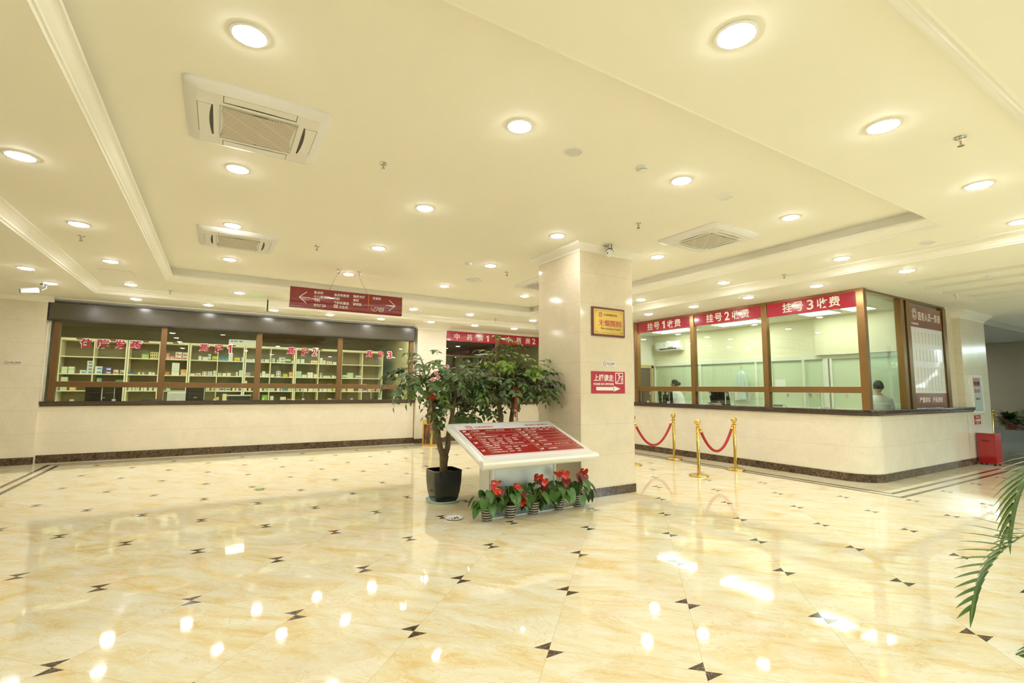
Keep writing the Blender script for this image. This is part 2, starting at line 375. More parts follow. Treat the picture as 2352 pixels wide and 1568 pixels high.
# ---- floor: polished tiles with inlaid bow ties and border lines
fb = MB(); fb.quad((-8, -5, 0), (13.42, -5, 0), (13.42, 18, 0), (-8, 18, 0))
def strip(x0, x1, y0, y1): fb.box(x0, x1, y0, y1, -.002, .0006, 1)
strip(-2.54, -2.48, -5, 11.83); strip(-2.54, 8.13, 11.77, 11.83); strip(8.07, 8.13, 3.14, 11.77); strip(8.13, 12.55, 3.14, 3.20); strip(12.49, 12.55, -5, 3.14)
strip(-2.39, -2.33, -5, 11.65); strip(-2.33, 7.96, 11.60, 11.65); strip(7.90, 7.96, 2.97, 11.60); strip(7.96, 12.38, 2.97, 3.03); strip(12.32, 12.38, -5, 2.97)
c45 = math.cos(PI / 4); LEG = .085
for i in range(-26, 27):
    for j in range(-26, 27):
        gx, gy = i * .8 - .4629, j * .8 + 2.76
        x, y = c45 * (gx + gy), c45 * (-gx + gy)
        inside = (-2.25 < x < 7.82 and -4.9 < y < 11.5) or (7.8 < x < 12.25 and -4.9 < y < 2.9)
        if not inside: continue
        for sgn in (1, -1):
            a = (-LEG * sgn, 0); b = (0, LEG * sgn)
            q = [(x, y, .0006)] + [(x + c45 * (u + v), y + c45 * (-u + v), .0006) for u, v in (a, b)]
            fb.add(q, [(0, 1, 2)] if sgn < 0 else [(0, 2, 1)], 1)
struct(fb, 'floor', ['polished_floor_tile', 'dark_brown_marble'], 'glossy cream marble tile floor with small dark bow tie inlays', 'floor')
struct(MB().quad((13.42, -5, 0), (24, -5, 0), (24, 18, 0), (13.42, 18, 0)), 'floor_side_hall', 'grey_granite', 'grey granite floor of the dim side hall at right', 'floor')

# ---- ceiling: tray, ring soffit, outer soffit with slots
TR = (-.84, 6.48, 1.95, 9.80); SO = (-.86, 6.50, 1.90, 9.84); OU = (-1.97, 7.45, .73, 11.06)
cb = MB(); cb.quad((TR[0], TR[2], ZT), (TR[1], TR[2], ZT), (TR[1], TR[3], ZT), (TR[0], TR[3], ZT))
cb.rect_sweep(TR, [(0, ZT), (0, ZS + .09)])
cb.grid_rects(OU, [SO], ZS)
slots = [(x - .16, x + .10, -3.5, 3.14) for x in (8.88, 9.53, 10.26, 10.98, 11.72)]
cb.grid_rects((-8, 24, -5, 18), [OU] + slots, ZO)
for x0, x1, y0, y1 in slots:
    cb.rect_sweep((x0, x1, y0, y1), [(0, ZO), (0, ZO + .12)]); cb.quad((x0, y0, ZO + .12), (x1, y0, ZO + .12), (x1, y1, ZO + .12), (x0, y1, ZO + .12))
struct(cb, 'ceiling', 'ivory_ceiling_paint', 'ivory plaster ceiling with a stepped tray recess', 'ceiling')
crown = [(0, ZS), (.012, ZS - .004), (.02, ZS + .012), (.032, ZS + .012), (.036, ZS + .026), (.05, ZS + .034), (.066, ZS + .062), (.092, ZS + .078), (.104, ZS + .082), (.104, ZS + .108), (.015, ZS + .108)]
struct(MB().rect_sweep(SO, crown), 'trim_1', 'ivory_moulding', 'ivory crown moulding around the raised ceiling tray', 'moulding', smooth=True)
step = [(0, ZO), (.012, ZO - .005), (.022, ZO + .014), (.036, ZO + .014), (.042, ZO + .034), (.06, ZO + .046), (.085, ZO + .085), (.12, ZO + .100), (.13, ZO + .104), (.13, ZS)]
struct(MB().rect_sweep(OU, step), 'trim_2', 'ivory_moulding', 'ivory crown moulding around the outer ceiling step', 'moulding', smooth=True)
def crown_prof(y, s=1): return [(y, ZO - .10 * s), (y - .012 * s, ZO - .10 * s), (y - .016 * s, ZO - .08 * s), (y - .03 * s, ZO - .075 * s), (y - .06 * s, ZO - .04 * s), (y - .085 * s, ZO - .025 * s), (y - .10 * s, ZO - .02 * s), (y - .10 * s, ZO), (y, ZO)]

# ---- square column
CX0, CX1, CY0, CY1 = 4.091, 5.057, 5.021, 6.002
col = thing('column', 'square marble column standing in the middle of the hall', 'column', (0, 0, 0), kind='structure')
MB().box(CX0, CX1, CY0, CY1, 0, ZT).build('shaft', 'beige_column_tile', col, bevel=.004)
MB().box(CX0 - .008, CX1 + .008, CY0 - .008, CY1 + .008, 0, .115).build('baseboard', 'dark_brown_marble', col)
ccap = [(0, ZT - .105), (-.01, ZT - .105), (-.014, ZT - .085), (-.03, ZT - .08), (-.06, ZT - .045), (-.09, ZT - .03), (-.10, ZT - .02), (-.10, ZT)]
MB().rect_sweep((CX0, CX1, CY0, CY1), ccap).build('crown_moulding', 'ivory_moulding', col, smooth=True)

# ---- left wall beside the pharmacy
struct(MB().box(-8, -2.785, 12.03, 12.3, 0, ZO).box(-2.785, -2.772, YP, 12.3, 0, ZO), 'wall_left', 'cream_wall_tile', 'beige tiled wall left of the pharmacy windows', 'wall')
struct(MB().box(-8, -2.775, 12.018, 12.03, 0, .13), 'baseboard_left', 'dark_brown_marble', 'dark marble baseboard of the left wall', 'baseboard')
struct(MB().extrude(crown_prof(12.03), -8, -2.70), 'trim_3', 'ivory_moulding', 'ivory crown moulding over the left wall', 'moulding', smooth=True)
struct(MB().box(-8.2, -8, -5.2, 12.3, 0, ZO), 'wall_far_left', 'cream_wall_tile', 'beige tiled wall closing the hall on the left', 'wall')

# ---- pharmacy front
struct(MB().box(-2.772, 4.36, YP, YP + .2, 0, 1.03), 'wall_pharmacy', 'cream_wall_tile', 'cream tiled counter wall under the pharmacy windows', 'wall')
struct(MB().box(-2.772, 4.36, YP - .012, YP, 0, .145), 'baseboard_pharmacy', 'dark_brown_marble', 'dark marble baseboard under the pharmacy counter', 'baseboard')
def sill(name, x0, x1, label, y=YP, z0=1.03, z1=1.12, rz=None, loc=(0, 0, 0)):
    h = z1 - z0
    pr = [(y - .02, z0), (y - .035, z0 + .02 * h / .09), (y - .05, z0 + .035), (y - .07, z0 + .045), (y - .075, z1 - .012), (y - .068, z1), (y + .34, z1), (y + .34, z0)]
    o = MB().extrude(pr, x0, x1).build(name, 'brown_granite', smooth=True); tag(o, label, 'countertop'); o.location = loc
    if rz: o.rotation_euler = (0, 0, rz)
    return o
sill('granite_countertop', -2.80, 4.37, 'dark granite counter ledge under the four pharmacy windows')
struct(MB().box(-2.772, 4.36, YP + .02, YP + .2, 2.665, ZO), 'wall_pharmacy_top', 'soft_white_paint', 'plaster strip over the pharmacy windows', 'wall')
fa = thing('fascia_panel', 'long brown speckled fascia box over the pharmacy windows', 'fascia', (-2.77, YP, 2.63))
MB().box(0, 7.08, -.10, .02, .0, .34).build('box', 'speckled_fascia', fa)
MB().box(-.006, 7.086, -.108, .02, .325, .348).box(-.006, 7.086, -.108, .02, -.012, .014).box(-.006, .016, -.108, .02, .014, .325).box(7.066, 7.086, -.108, .02, .014, .325).build('edging', 'dark_trim', fa)
struct(MB().extrude(crown_prof(YP - .02, .75), -2.70, 4.40), 'trim_4', 'ivory_moulding', 'ivory crown moulding above the pharmacy fascia', 'moulding', smooth=True)

def window(name, label, posts, z_sill, z_rail0, z_rail1, z_top, loc, rz, metal, glassm, pull=True, rail=True):
    """posts: list of (x0,x1) in local x; viewer stands at -y"""
    w_ = thing(name, label, 'window', loc, rz, kind='structure')
    for a, b in posts: MB().box(a, b, -.045, .055, z_sill, z_top).build('mullion', metal, w_, bevel=.003)
    MB().box(posts[0][0], posts[-1][1], -.03, .05, z_top, z_top + .035).build('head_rail', metal, w_)
    for (a, b), (c, d) in zip(posts, posts[1:]):
        if rail:
            MB().box(b, c, -.035, .045, z_rail0, z_rail1).build('cross_rail', metal, w_, bevel=.003)
            MB().box(b, c, .0, .008, z_rail1, z_top).build('pane', glassm, w_)
            L = c - b
            p1 = MB().box(b + .01, b + L * .56, .030, .038, z_sill + .012, z_rail0 - .004).build('sliding_pane', glassm, w_)
            p2 = MB().box(b + L * .44, c - .01, .012, .020, z_sill + .012, z_rail0 - .004).build('sliding_pane', glassm, w_)
            for p, xe, y in ((p1, b + .01, .03), (p1, b + L * .56, .03), (p2, b + L * .44, .012)):
                MB().box(xe - .008, xe + .004, y, y + .012, z_sill + .012, z_rail0 - .004).build('edge_strip', 'mint_plastic' if False else 'edge_glass', p)
            for xe in (b + .16 * L, b + .56 * L):
                MB().box(xe - .028, xe + .028, -.004, .03, z_sill + .001, z_sill + .034).build('clip', 'edge_glass', w_)
            if pull:
                for p, u, y in ((p1, .2, .026), (p1, .46, .026), (p2, .54, .008), (p2, .84, .008)):
                    MB().lathe([(.024, 0), (.024, .004)], 16, 0, T(b + L * u, y, z_rail0 - .05) @ RX(PI / 2) @ Matrix.Diagonal((1, 1.5, 1, 1))).build('finger_pull', 'pull_frost', p)
        else:
            MB().box(b, c, .0, .008, z_sill, z_top).build('pane', glassm, w_)
    return w_
mat('edge_glass', (.62, .70, .58), .25); mat('pull_frost', (.50, .47, .36), .4)
PX = [(-2.70, -2.61), (-1.06, -.965), (.67, .785), (2.425, 2.535), (4.22, 4.33)]
win1 = window('window_1', 'pharmacy front of four glazed bays in copper brown frames', PX, 1.12, 1.385, 1.492, 2.63, (0, YP + .06, 0), 0, 'copper_metal', 'pharmacy_glass', pull=False)
def glass_letters(parent, items, z, h, y=-.004):
    for s, x, wd in items:
        back = MB(); add_text(back, s, x, z, h, wd, 0, .075, y, depth=.002)
        back.build('letter_outline', 'letter_white', parent)
        fr = MB(); add_text(fr, s, x, z, h, wd, 0, .026, y - .002, depth=.002)
        fr.build('letter', 'letter_red', parent)
glass_letters(win1, [('住', -2.225, .17), ('院', -1.975, .17), ('发', -1.715, .17), ('药', -1.465, .17)], 2.235, .165)
glass_letters(win1, [('药', -.30, .155), ('房', -.045, .155), ('1', .165, .06)], 2.235, .165)
glass_letters(win1, [('药', 1.40, .16), ('房', 1.685, .16), ('2', 1.905, .09)], 2.245, .165)
glass_letters(win1, [('药', 3.20, .16), ('房', 3.475, .16), ('3', 3.705, .10)], 2.25, .165)

# ---- pilaster and herbal pharmacy
pil = thing('pilaster', 'bright cream tiled pilaster between the two pharmacies', 'pilaster', (0, 0, 0), kind='structure')
MB().box(4.385, 5.19, 12.03, 12.35, 0, ZO).build('shaft', 'cream_wall_tile', pil)
MB().box(4.375, 5.20, 12.018, 12.3, 0, .12).build('baseboard', 'dark_brown_marble', pil)
MB().rect_sweep((4.385, 5.19, 12.03, 12.6), [(o - (0), z) for o, z in [(0, ZO - .10), (-.012, ZO - .10), (-.03, ZO - .075), (-.06, ZO - .04), (-.10, ZO - .02), (-.10, ZO)]]).build('crown_moulding', 'ivory_moulding', pil, smooth=True)
YC = 12.22
struct(MB().box(5.19, 8.64, YC, YC + .15, 0, .96), 'wall_herbal', 'cream_wall_tile', 'cream tiled counter wall under the herbal pharmacy windows', 'wall')
struct(MB().box(5.19, 8.64, YC - .012, YC, 0, .12), 'baseboard_herbal', 'dark_brown_marble', 'dark marble baseboard under the herbal pharmacy counter', 'baseboard')
sill('granite_countertop', 5.17, 8.62, 'dark granite ledge under the herbal pharmacy windows behind the trees', YC, .96, 1.02)
window('window_2', 'herbal pharmacy windows in copper brown frames behind the trees', [(5.19, 5.22), (6.80, 6.91), (8.50, 8.60)], 1.02, 1.385, 1.492, 2.99, (0, YC + .05, 0), 0, 'copper_metal', 'pharmacy_glass', pull=False)
struct(MB().box(5.19, 8.64, YC + .02, YC + .2, 3.0, ZO).extrude(crown_prof(YC + .02, .6), 5.19, 8.62), 'trim_5', 'ivory_moulding', 'ivory moulding over the herbal pharmacy windows', 'moulding', smooth=True)
def red_sign(label, x0, x1, z0, z1, words, loc, rz, zt, h):
    o = thing('window_sign', label, 'sign', loc, rz, 'red title boards over the service windows')
    MB().box(x0, x1, -.03, -.012, z0, z1).build('board', 'sign_red', o)
    for s, x, wd in words: add_text(MB(), s, x, zt, h, wd, 0, .018, -.032).build('letter', 'letter_white', o)
    return o
red_sign('crimson board reading 中药房1 over the herbal pharmacy window', 5.225, 6.80, 2.715, 2.985, [('中', 5.60, .16), ('药', 5.985, .16), ('房', 6.33, .16), ('1', 6.56, .07)], (0, YC + .05, 0), 0, 2.845, .165)
red_sign('crimson board reading 中药房2, half hidden by the column', 6.915, 8.49, 2.715, 2.985, [('中', 7.26, .16), ('药', 7.62, .16), ('房', 7.94, .16), ('2', 8.16, .10)], (0, YC + .05, 0), 0, 2.855, .165)

# ---- ticket kiosk (front faces -x, side faces -y, rounded corner)
KR = .42
def kiosk_outline(off=0.):
    """counter wall outline pushed out by off, from the far end of the front round to the side"""
    r = KR + off; cx, cy = XK + KR, YK + KR
    pts = [(XK - off, 12.2)]
    for k in range(13): a = PI + (PI / 2) * k / 12; pts.append((cx + r * math.cos(a), cy + r * math.sin(a)))
    pts.append((12.66, YK - off)); return pts
def ribbon(pts_out, pts_in, z0, z1, mb=None, m=0):
    mb = mb or MB(); n = len(pts_out)
    vs = [(x, y, z0) for x, y in pts_out] + [(x, y, z1) for x, y in pts_out] + [(x, y, z0) for x, y in pts_in] + [(x, y, z1) for x, y in pts_in]
    fs = []
    for i in range(n - 1): fs += [(i, i + 1, n + i + 1, n + i), (2 * n + i + 1, 2 * n + i, 3 * n + i, 3 * n + i + 1), (n + i, n + i + 1, 3 * n + i + 1, 3 * n + i), (i + 1, i, 2 * n + i, 2 * n + i + 1)]
    fs += [(0, n, 3 * n, 2 * n), (n - 1, 3 * n - 1, 4 * n - 1, 2 * n - 1)]
    return mb.add(vs, fs, m)
struct(ribbon(kiosk_outline(0), kiosk_outline(-.18), 0, 1.03), 'wall_kiosk', 'cream_wall_tile', 'cream tiled counter wall of the ticket kiosk with a rounded corner', 'wall', smooth=True)
struct(ribbon(kiosk_outline(.012), kiosk_outline(0), 0, .125), 'baseboard_kiosk', 'dark_brown_marble', 'dark marble baseboard around the ticket kiosk', 'baseboard', smooth=True)
kt = MB(); lay = [(.03, 1.03), (.042, 1.045), (.06, 1.06), (.065, 1.10), (.06, 1.12)]
def kout(off, s=.0):
    p = kiosk_outline(off); p[-1] = (12.90, p[-1][1]); return p
rings = [kout(o) for o, z in lay]; n_ = len(rings[0]); vs = []; fs = []
for r_, (o, z) in zip(rings, lay): vs += [(x, y, z) for x, y in r_]
inn = kiosk_outline(-.34); inn[-1] = (12.90, inn[-1][1]); vs += [(x, y, 1.12) for x, y in inn] + [(x, y, 1.03) for x, y in inn]
K_ = len(lay) + 2
for k in range(K_):
    k2 = (k + 1) % K_
    for i in range(n_ - 1): fs.append((k * n_ + i, k * n_ + i + 1, k2 * n_ + i + 1, k2 * n_ + i))
fs += [tuple(k * n_ for k in range(K_)), tuple(k * n_ + n_ - 1 for k in range(K_ - 1, -1, -1))]
tag(MB().add(vs, fs).build('granite_countertop', 'brown_granite', smooth=True), 'dark granite counter ledge wrapping the ticket kiosk corner', 'countertop')
# wall continuing behind the column
struct(MB().box(XK, XK + .15, 8.55, 12.22, 1.12, ZO), 'wall_kiosk_far', 'cream_wall_tile', 'cream tiled wall of the kiosk behind the column', 'wall')
KLOC, KRZ = (XK + .06, 0, 0), -PI / 2          # local x = -world y
win3 = window('window_3', 'ticket kiosk front of three glazed bays in bronze frames', [(-8.54, -8.43), (-6.90, -6.80), (-5.29, -5.19), (-3.70, -3.59)], 1.12, 1.385, 1.487, 3.015, KLOC, KRZ, 'bronze_metal', 'clear_glass')
red_sign('crimson board reading 挂号1收费 over the first kiosk window', -8.42, -6.905, 2.775, 3.012, [('挂', -8.035, .165), ('号', -7.835, .165), ('1', -7.63, .07), ('收', -7.43, .165), ('费', -7.235, .165)], KLOC, KRZ, 2.90, .165)
red_sign('crimson board reading 挂号2收费 over the middle kiosk window', -6.79, -5.295, 2.775, 3.012, [('挂', -6.405, .165), ('号', -6.205, .165), ('2', -6.005, .10), ('收', -5.81, .165), ('费', -5.615, .165)], KLOC, KRZ, 2.90, .165)
red_sign('crimson board reading 挂号3收费 over the kiosk window nearest the corner', -5.18, -3.705, 2.765, 3.012, [('挂', -4.80, .165), ('号', -4.605, .165), ('3', -4.405, .10), ('收', -4.21, .165), ('费', -4.02, .165)], KLOC, KRZ, 2.895, .165)
win4 = window('window_4', 'glazed side of the ticket kiosk in bronze frames', [(8.66, 8.77), (10.02, 10.14), (10.24, 10.38), (11.86, 12.0)], 1.12, 1.385, 1.487, 3.015, (0, YK + .055, 0), 0, 'bronze_metal', 'clear_glass', rail=False)
po = thing('staff_poster', 'tall red and white staff roster poster in the kiosk side window', 'poster', (10.40, YK + .045, 1.13))
MB().box(0, 1.42, -.008, .004, 0, 1.83).build('backing', 'poster_white', po)
MB().box(0, 1.43, -.012, -.008, 1.44, 1.83).build('header', 'brick_red', po); MB().box(0, 1.43, -.012, -.008, 0, .26).build('footer', 'brick_red', po)
for s_, x_, z_, h_, w_, nm in (('医务人员一览表', .87, 1.655, .155, .98, 'title_lettering'), ('严谨求实', .42, .14, .095, .46, 'motto_lettering'), ('开拓进取', .98, .14, .095, .46, 'motto_lettering'), ('乐清德康医院', .22, 1.50, .035, .30, 'name_lettering')):
    add_text(MB(), s_, x_, z_, h_, w_, 0, .008, -.0135).build(nm, 'letter_white', po)
def logo(mb, x, z, r, y, m=0, X=None):
    """ringed cross emblem"""
    X = X or I4
    for r0, r1, a0, a1 in ((.88 * r, r, .30, 2.84), (.88 * r, r, 3.44, 5.98), (.74 * r, .80 * r, -.9, 4.04)):
        N = 22
        for k in range(N):
            p, q = a0 + (a1 - a0) * k / N, a0 + (a1 - a0) * (k + 1) / N
            mb.quad(*[(x + rr * math.cos(b), y, z + rr * math.sin(b)) for rr, b in ((r0, p), (r1, p), (r1, q), (r0, q))], m=m, X=X)
    R_ = .62 * r; w_ = .2 * r; N = 32
    # disc with a cross cut out: four quarter pieces
    for sx in (1, -1):
        for sz in (1, -1):
            pts = [(w_, w_), (w_, .45 * r), (.0, .45 * r) if False else (w_, .45 * r)]
            arc = [(R_ * math.cos(a), R_ * math.sin(a)) for a in [math.radians(d) for d in range(0, 91, 10)]]
            poly = [(.45 * r, 0), *arc, (0, .45 * r), (w_, .45 * r), (w_, w_), (.45 * r, w_)]
            mb.add([(x + sx * a, y, z + sz * b) for a, b in poly], [tuple(range(len(poly)))], m, X)
    return mb
logo(MB(), .22, 1.675, .10, -.0135).build('emblem', 'letter_white', po)
for r_, z in enumerate((1.155, .835, .515, .295)):
    for k in range(9):
        x = .06 + k * .148
        c_ = MB().box(x, x + .135, -.0105, -.008, z, z + .20).build('photo_card', 'card_paper', po)
        MB().box(x + .131, x + .139, -.0115, -.0105, z, z + .21).build('card_divider', 'card_edge', c_)

# ---- second column at the kiosk's far end
struct(MB().box(12.0, 12.66, YK + .12, YK + .3, 0, ZO), 'wall_kiosk_end', 'beige_column_tile', 'narrow beige tiled wall between the kiosk glass and the end column', 'wall')
c2 = thing('column', 'cream tiled column at the far right end of the kiosk', 'column', (0, 0, 0), kind='structure')
MB().box(12.65, 14.02, YK, 4.9, 0, ZO).build('shaft', 'cream_wall_tile', c2); MB().box(12.645, 14.03, YK - .012, 4.9, 0, .125).build('baseboard', 'dark_brown_marble', c2)
MB().rect_sweep((12.65, 14.02, YK, 4.9), [(0, ZO - .16), (-.012, ZO - .16), (-.02, ZO - .13), (-.04, ZO - .12), (-.08, ZO - .06), (-.12, ZO - .03), (-.12, ZO)]).build('crown_moulding', 'ivory_moulding', c2, smooth=True)
# ---- side hall beyond
struct(MB().box(20.5, 20.7, 3.9, 14, 0, ZO), 'wall_side_hall', 'grey_wall', 'dim grey brown wall at the end of the side hall', 'wall')
struct(MB().box(12.66, 20.7, 13.8, 14, 0, ZO).box(12.5, 12.66, 4.9, 14, 0, ZO), 'wall_side_hall_far', 'grey_wall', 'grey brown back wall of the side hall', 'wall')
struct(MB().box(13.9, 24, 3.75, 14, 2.93, 3.045), 'ceiling_side_hall', 'grey_soffit', 'grey lowered ceiling of the side hall', 'ceiling')
struct(MB().box(19.6, 20.5, 3.95, 13.8, 0, .335), 'trim_6', 'grey_granite', 'low granite ledge along the side hall wall', 'ledge')
# ---- glazed facades (behind and right of the viewer) that let the daylight in
def facade(name, label, x0, x1, n, loc, rz):
    o = thing(name, label, 'window', loc, rz, kind='structure'); w_ = (x1 - x0) / n
    for k in range(n + 1): MB().box(x0 + k * w_ - .04, x0 + k * w_ + .04, -.05, .05, 0, ZO).build('mullion', 'facade_frame', o)
    MB().box(x0, x1, -.04, .04, 2.15, 2.23).build('transom', 'facade_frame', o); MB().box(x0, x1, -.04, .04, .0, .10).build('bottom_rail', 'facade_frame', o)
    MB().box(x0, x1, -.04, .04, .95, 1.0).build('transom', 'facade_frame', o)
    for k in range(n): MB().box(x0 + k * w_ + .04, x0 + (k + 1) * w_ - .04, -.005, .005, .1, ZO).build('pane', 'facade_glass', o)
wb_ = MB()
for x0, x1 in ((-8.2, .4), (4.4, 5.4), (9.4, 10.4), (14.4, 15.4), (19.6, 20.8)): wb_.box(x0, x1, -5.2, -5, 0, ZO)  # unseen left stretch kept solid to hold daylight off the left wall
struct(wb_, 'wall_back', 'cream_wall_tile', 'tiled piers of the unseen entrance facade, left end shut against daylight', 'wall')
for k, (x0, x1) in enumerate(((.4, 4.4), (5.4, 9.4), (10.4, 14.4), (15.4, 19.6))):
    facade('window_%d' % (5 + k), 'entrance facade window bay %s from the left behind the viewer' % ORD[k], x0, x1, 3, (0, -5.1, 0), 0)
facade('window_9', 'glazed entrance facade beyond the right edge of the hall', -3.9, 5.0, 6, (20.6, 0, 0), -PI / 2)
hb = MB(); random.seed(3)
for k in range(130):
    a = random.random(); x, y = (random.uniform(-10, 26), random.uniform(-13, -10)) if a < .65 else (random.uniform(26, 30), random.uniform(-12, 6))
    r = random.uniform(.9, 2.0); z = random.uniform(.4, 3.2); hb.ball((x, y, z), r, 10, 0, random.uniform(.7, 1.1))
tag(hb.build('garden_hedge', 'hedge_leaf', smooth=True), 'green hedge and tree crowns outside the entrance facade', 'hedge', None, 'stuff')
struct(MB().quad((-40, -40, -.06), (60, -40, -.06), (60, 40, -.06), (-40, 40, -.06)), 'ground', 'paving', 'grey paving outside the entrance', 'ground')
# ================================================================== INTERIORS
# pharmacy room
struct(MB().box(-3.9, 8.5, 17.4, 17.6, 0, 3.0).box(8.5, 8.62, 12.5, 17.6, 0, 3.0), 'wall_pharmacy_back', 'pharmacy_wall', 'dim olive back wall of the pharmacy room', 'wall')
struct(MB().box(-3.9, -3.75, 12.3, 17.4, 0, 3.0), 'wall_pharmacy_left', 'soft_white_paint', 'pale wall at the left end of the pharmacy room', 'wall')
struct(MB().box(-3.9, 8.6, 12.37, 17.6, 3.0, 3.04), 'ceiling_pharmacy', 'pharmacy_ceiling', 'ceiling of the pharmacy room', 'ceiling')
mat('partition_cream', (.70, .66, .44), .5)
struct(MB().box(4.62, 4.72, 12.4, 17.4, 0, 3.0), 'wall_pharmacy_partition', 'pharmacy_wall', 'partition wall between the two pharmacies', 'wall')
def cabinet(x, y, label, name='medicine_shelf', group='open medicine shelf units'):
    o = thing(name, label, 'shelf unit', (x, y, 0), 0, group); W_ = 1.215; h = 2.50
    MB().box(0, .03, 0, .40, 0, h).box(W_ - .03, W_, 0, .40, 0, h).box(.03, W_ - .03, 0, .40, 0, .08).build('side_panel', 'shelf_cream', o)
    MB().box(-.0, W_, -.012, .40, h - .055, h).build('top_board', 'shelf_cream', o)
    MB().box(.6, .62, .004, .39, .08, h - .055).build('divider', 'shelf_cream', o)
    MB().box(.0, W_, .395, .41, 0, h).build('back_panel', 'shelf_back', o)
    for z in (2.083, 1.69, 1.305, .915, .50): MB().box(.03, W_ - .03, .002, .39, z - .022, z).build('shelf', 'shelf_cream', o)
    return o
CAB = [-3.115 + 1.226 * k for k in range(6)]; YS = YP + 2.42
for k, x in enumerate(CAB):
    cabinet(x, YS, 'open cream medicine shelf unit, %s from the left behind the pharmacy windows' % ORD[k])
for k, x in enumerate((5.55, 6.80)): cabinet(x, YS - .1, 'open cream shelf unit behind the herbal pharmacy windows, %s one' % ('left', 'right')[k], group='herbal pharmacy shelf units')
for k, x in enumerate((-2.83, -2.24, -1.61, -1.02, .22, 2.36)):
    o = MB().box(x, x + .11, YS - .016, YS - .0125, 2.462, 2.496).build('shelf_label', 'brick_red'); tag(o, 'small red label strip on the shelf top rail, %s from the left' % ORD[k], 'label', 'red labels along the shelf tops')
PAL = {'w': ((.72, .74, .64), None), 'wl': ((.74, .76, .64), (.28, .50, .04)), 'wb': ((.74, .76, .68), (.10, .32, .62)), 'pu': ((.10, .07, .38), (.70, .70, .62)), 'wr': ((.74, .73, .62), (.55, .07, .05)), 'wn': ((.72, .73, .66), (.06, .08, .30)),
       'nb': ((.03, .10, .36), (.22, .45, .06)), 'wy': ((.74, .73, .58), (.75, .60, .08)), 'gr': ((.26, .46, .06), (.70, .74, .58)), 'cb': ((.66, .58, .28), (.10, .06, .02)), 'pg': ((.52, .62, .44), None), 'or': ((.70, .36, .07), (.76, .70, .55)),
       'dg': ((.14, .28, .17), (.60, .66, .50)), 'wo': ((.74, .72, .58), (.68, .30, .06)), 'pk': ((.66, .22, .20), (.72, .60, .50)), 'wt': ((.70, .74, .68), (.06, .26, .28)), 'yg': ((.66, .66, .10), (.22, .40, .06)), 'te': ((.04, .20, .27), (.20, .42, .50)),
       'ye': ((.80, .68, .05), (.60, .35, .05)), 'cr': ((.70, .66, .48), None), 'br': ((.40, .17, .03), (.60, .42, .08)), 'wd': ((.72, .73, .66), (.08, .08, .08)), 'py': ((.40, .26, .48), (.74, .70, .30)), 'yn': ((.72, .72, .10), (.04, .06, .26)),
       'wg': ((.73, .75, .66), (.10, .36, .14)), 'wp': ((.74, .72, .66), (.66, .16, .26)), 'gy': ((.30, .30, .27), (.60, .60, .55)), 'cy': ((.70, .64, .40), (.55, .34, .06))}
NAMES = {'w': 'plain white', 'wl': 'white and lime green', 'wb': 'white and blue', 'pu': 'purple', 'wr': 'white and red', 'wn': 'white and navy', 'nb': 'navy and green', 'wy': 'white and yellow', 'gr': 'bright green', 'cb': 'cream with dark spots', 'pg': 'pale green', 'or': 'orange',
         'dg': 'dark green', 'wo': 'white and orange', 'pk': 'pink', 'wt': 'white and teal', 'yg': 'yellow and green', 'te': 'teal', 'ye': 'yellow', 'cr': 'cream', 'br': 'brown and amber', 'wd': 'white with dark print', 'py': 'violet and yellow', 'yn': 'yellow and navy', 'wg': 'white and dark green', 'wp': 'white and pink', 'gy': 'dark grey', 'cy': 'cream and amber'}
SHZ = {1: 2.083, 2: 1.69, 3: 1.305, 4: .915}
for k, (a, b) in PAL.items():
    mat('box_' + k, a, .45)
    if b: mat('print_' + k, b, .45)
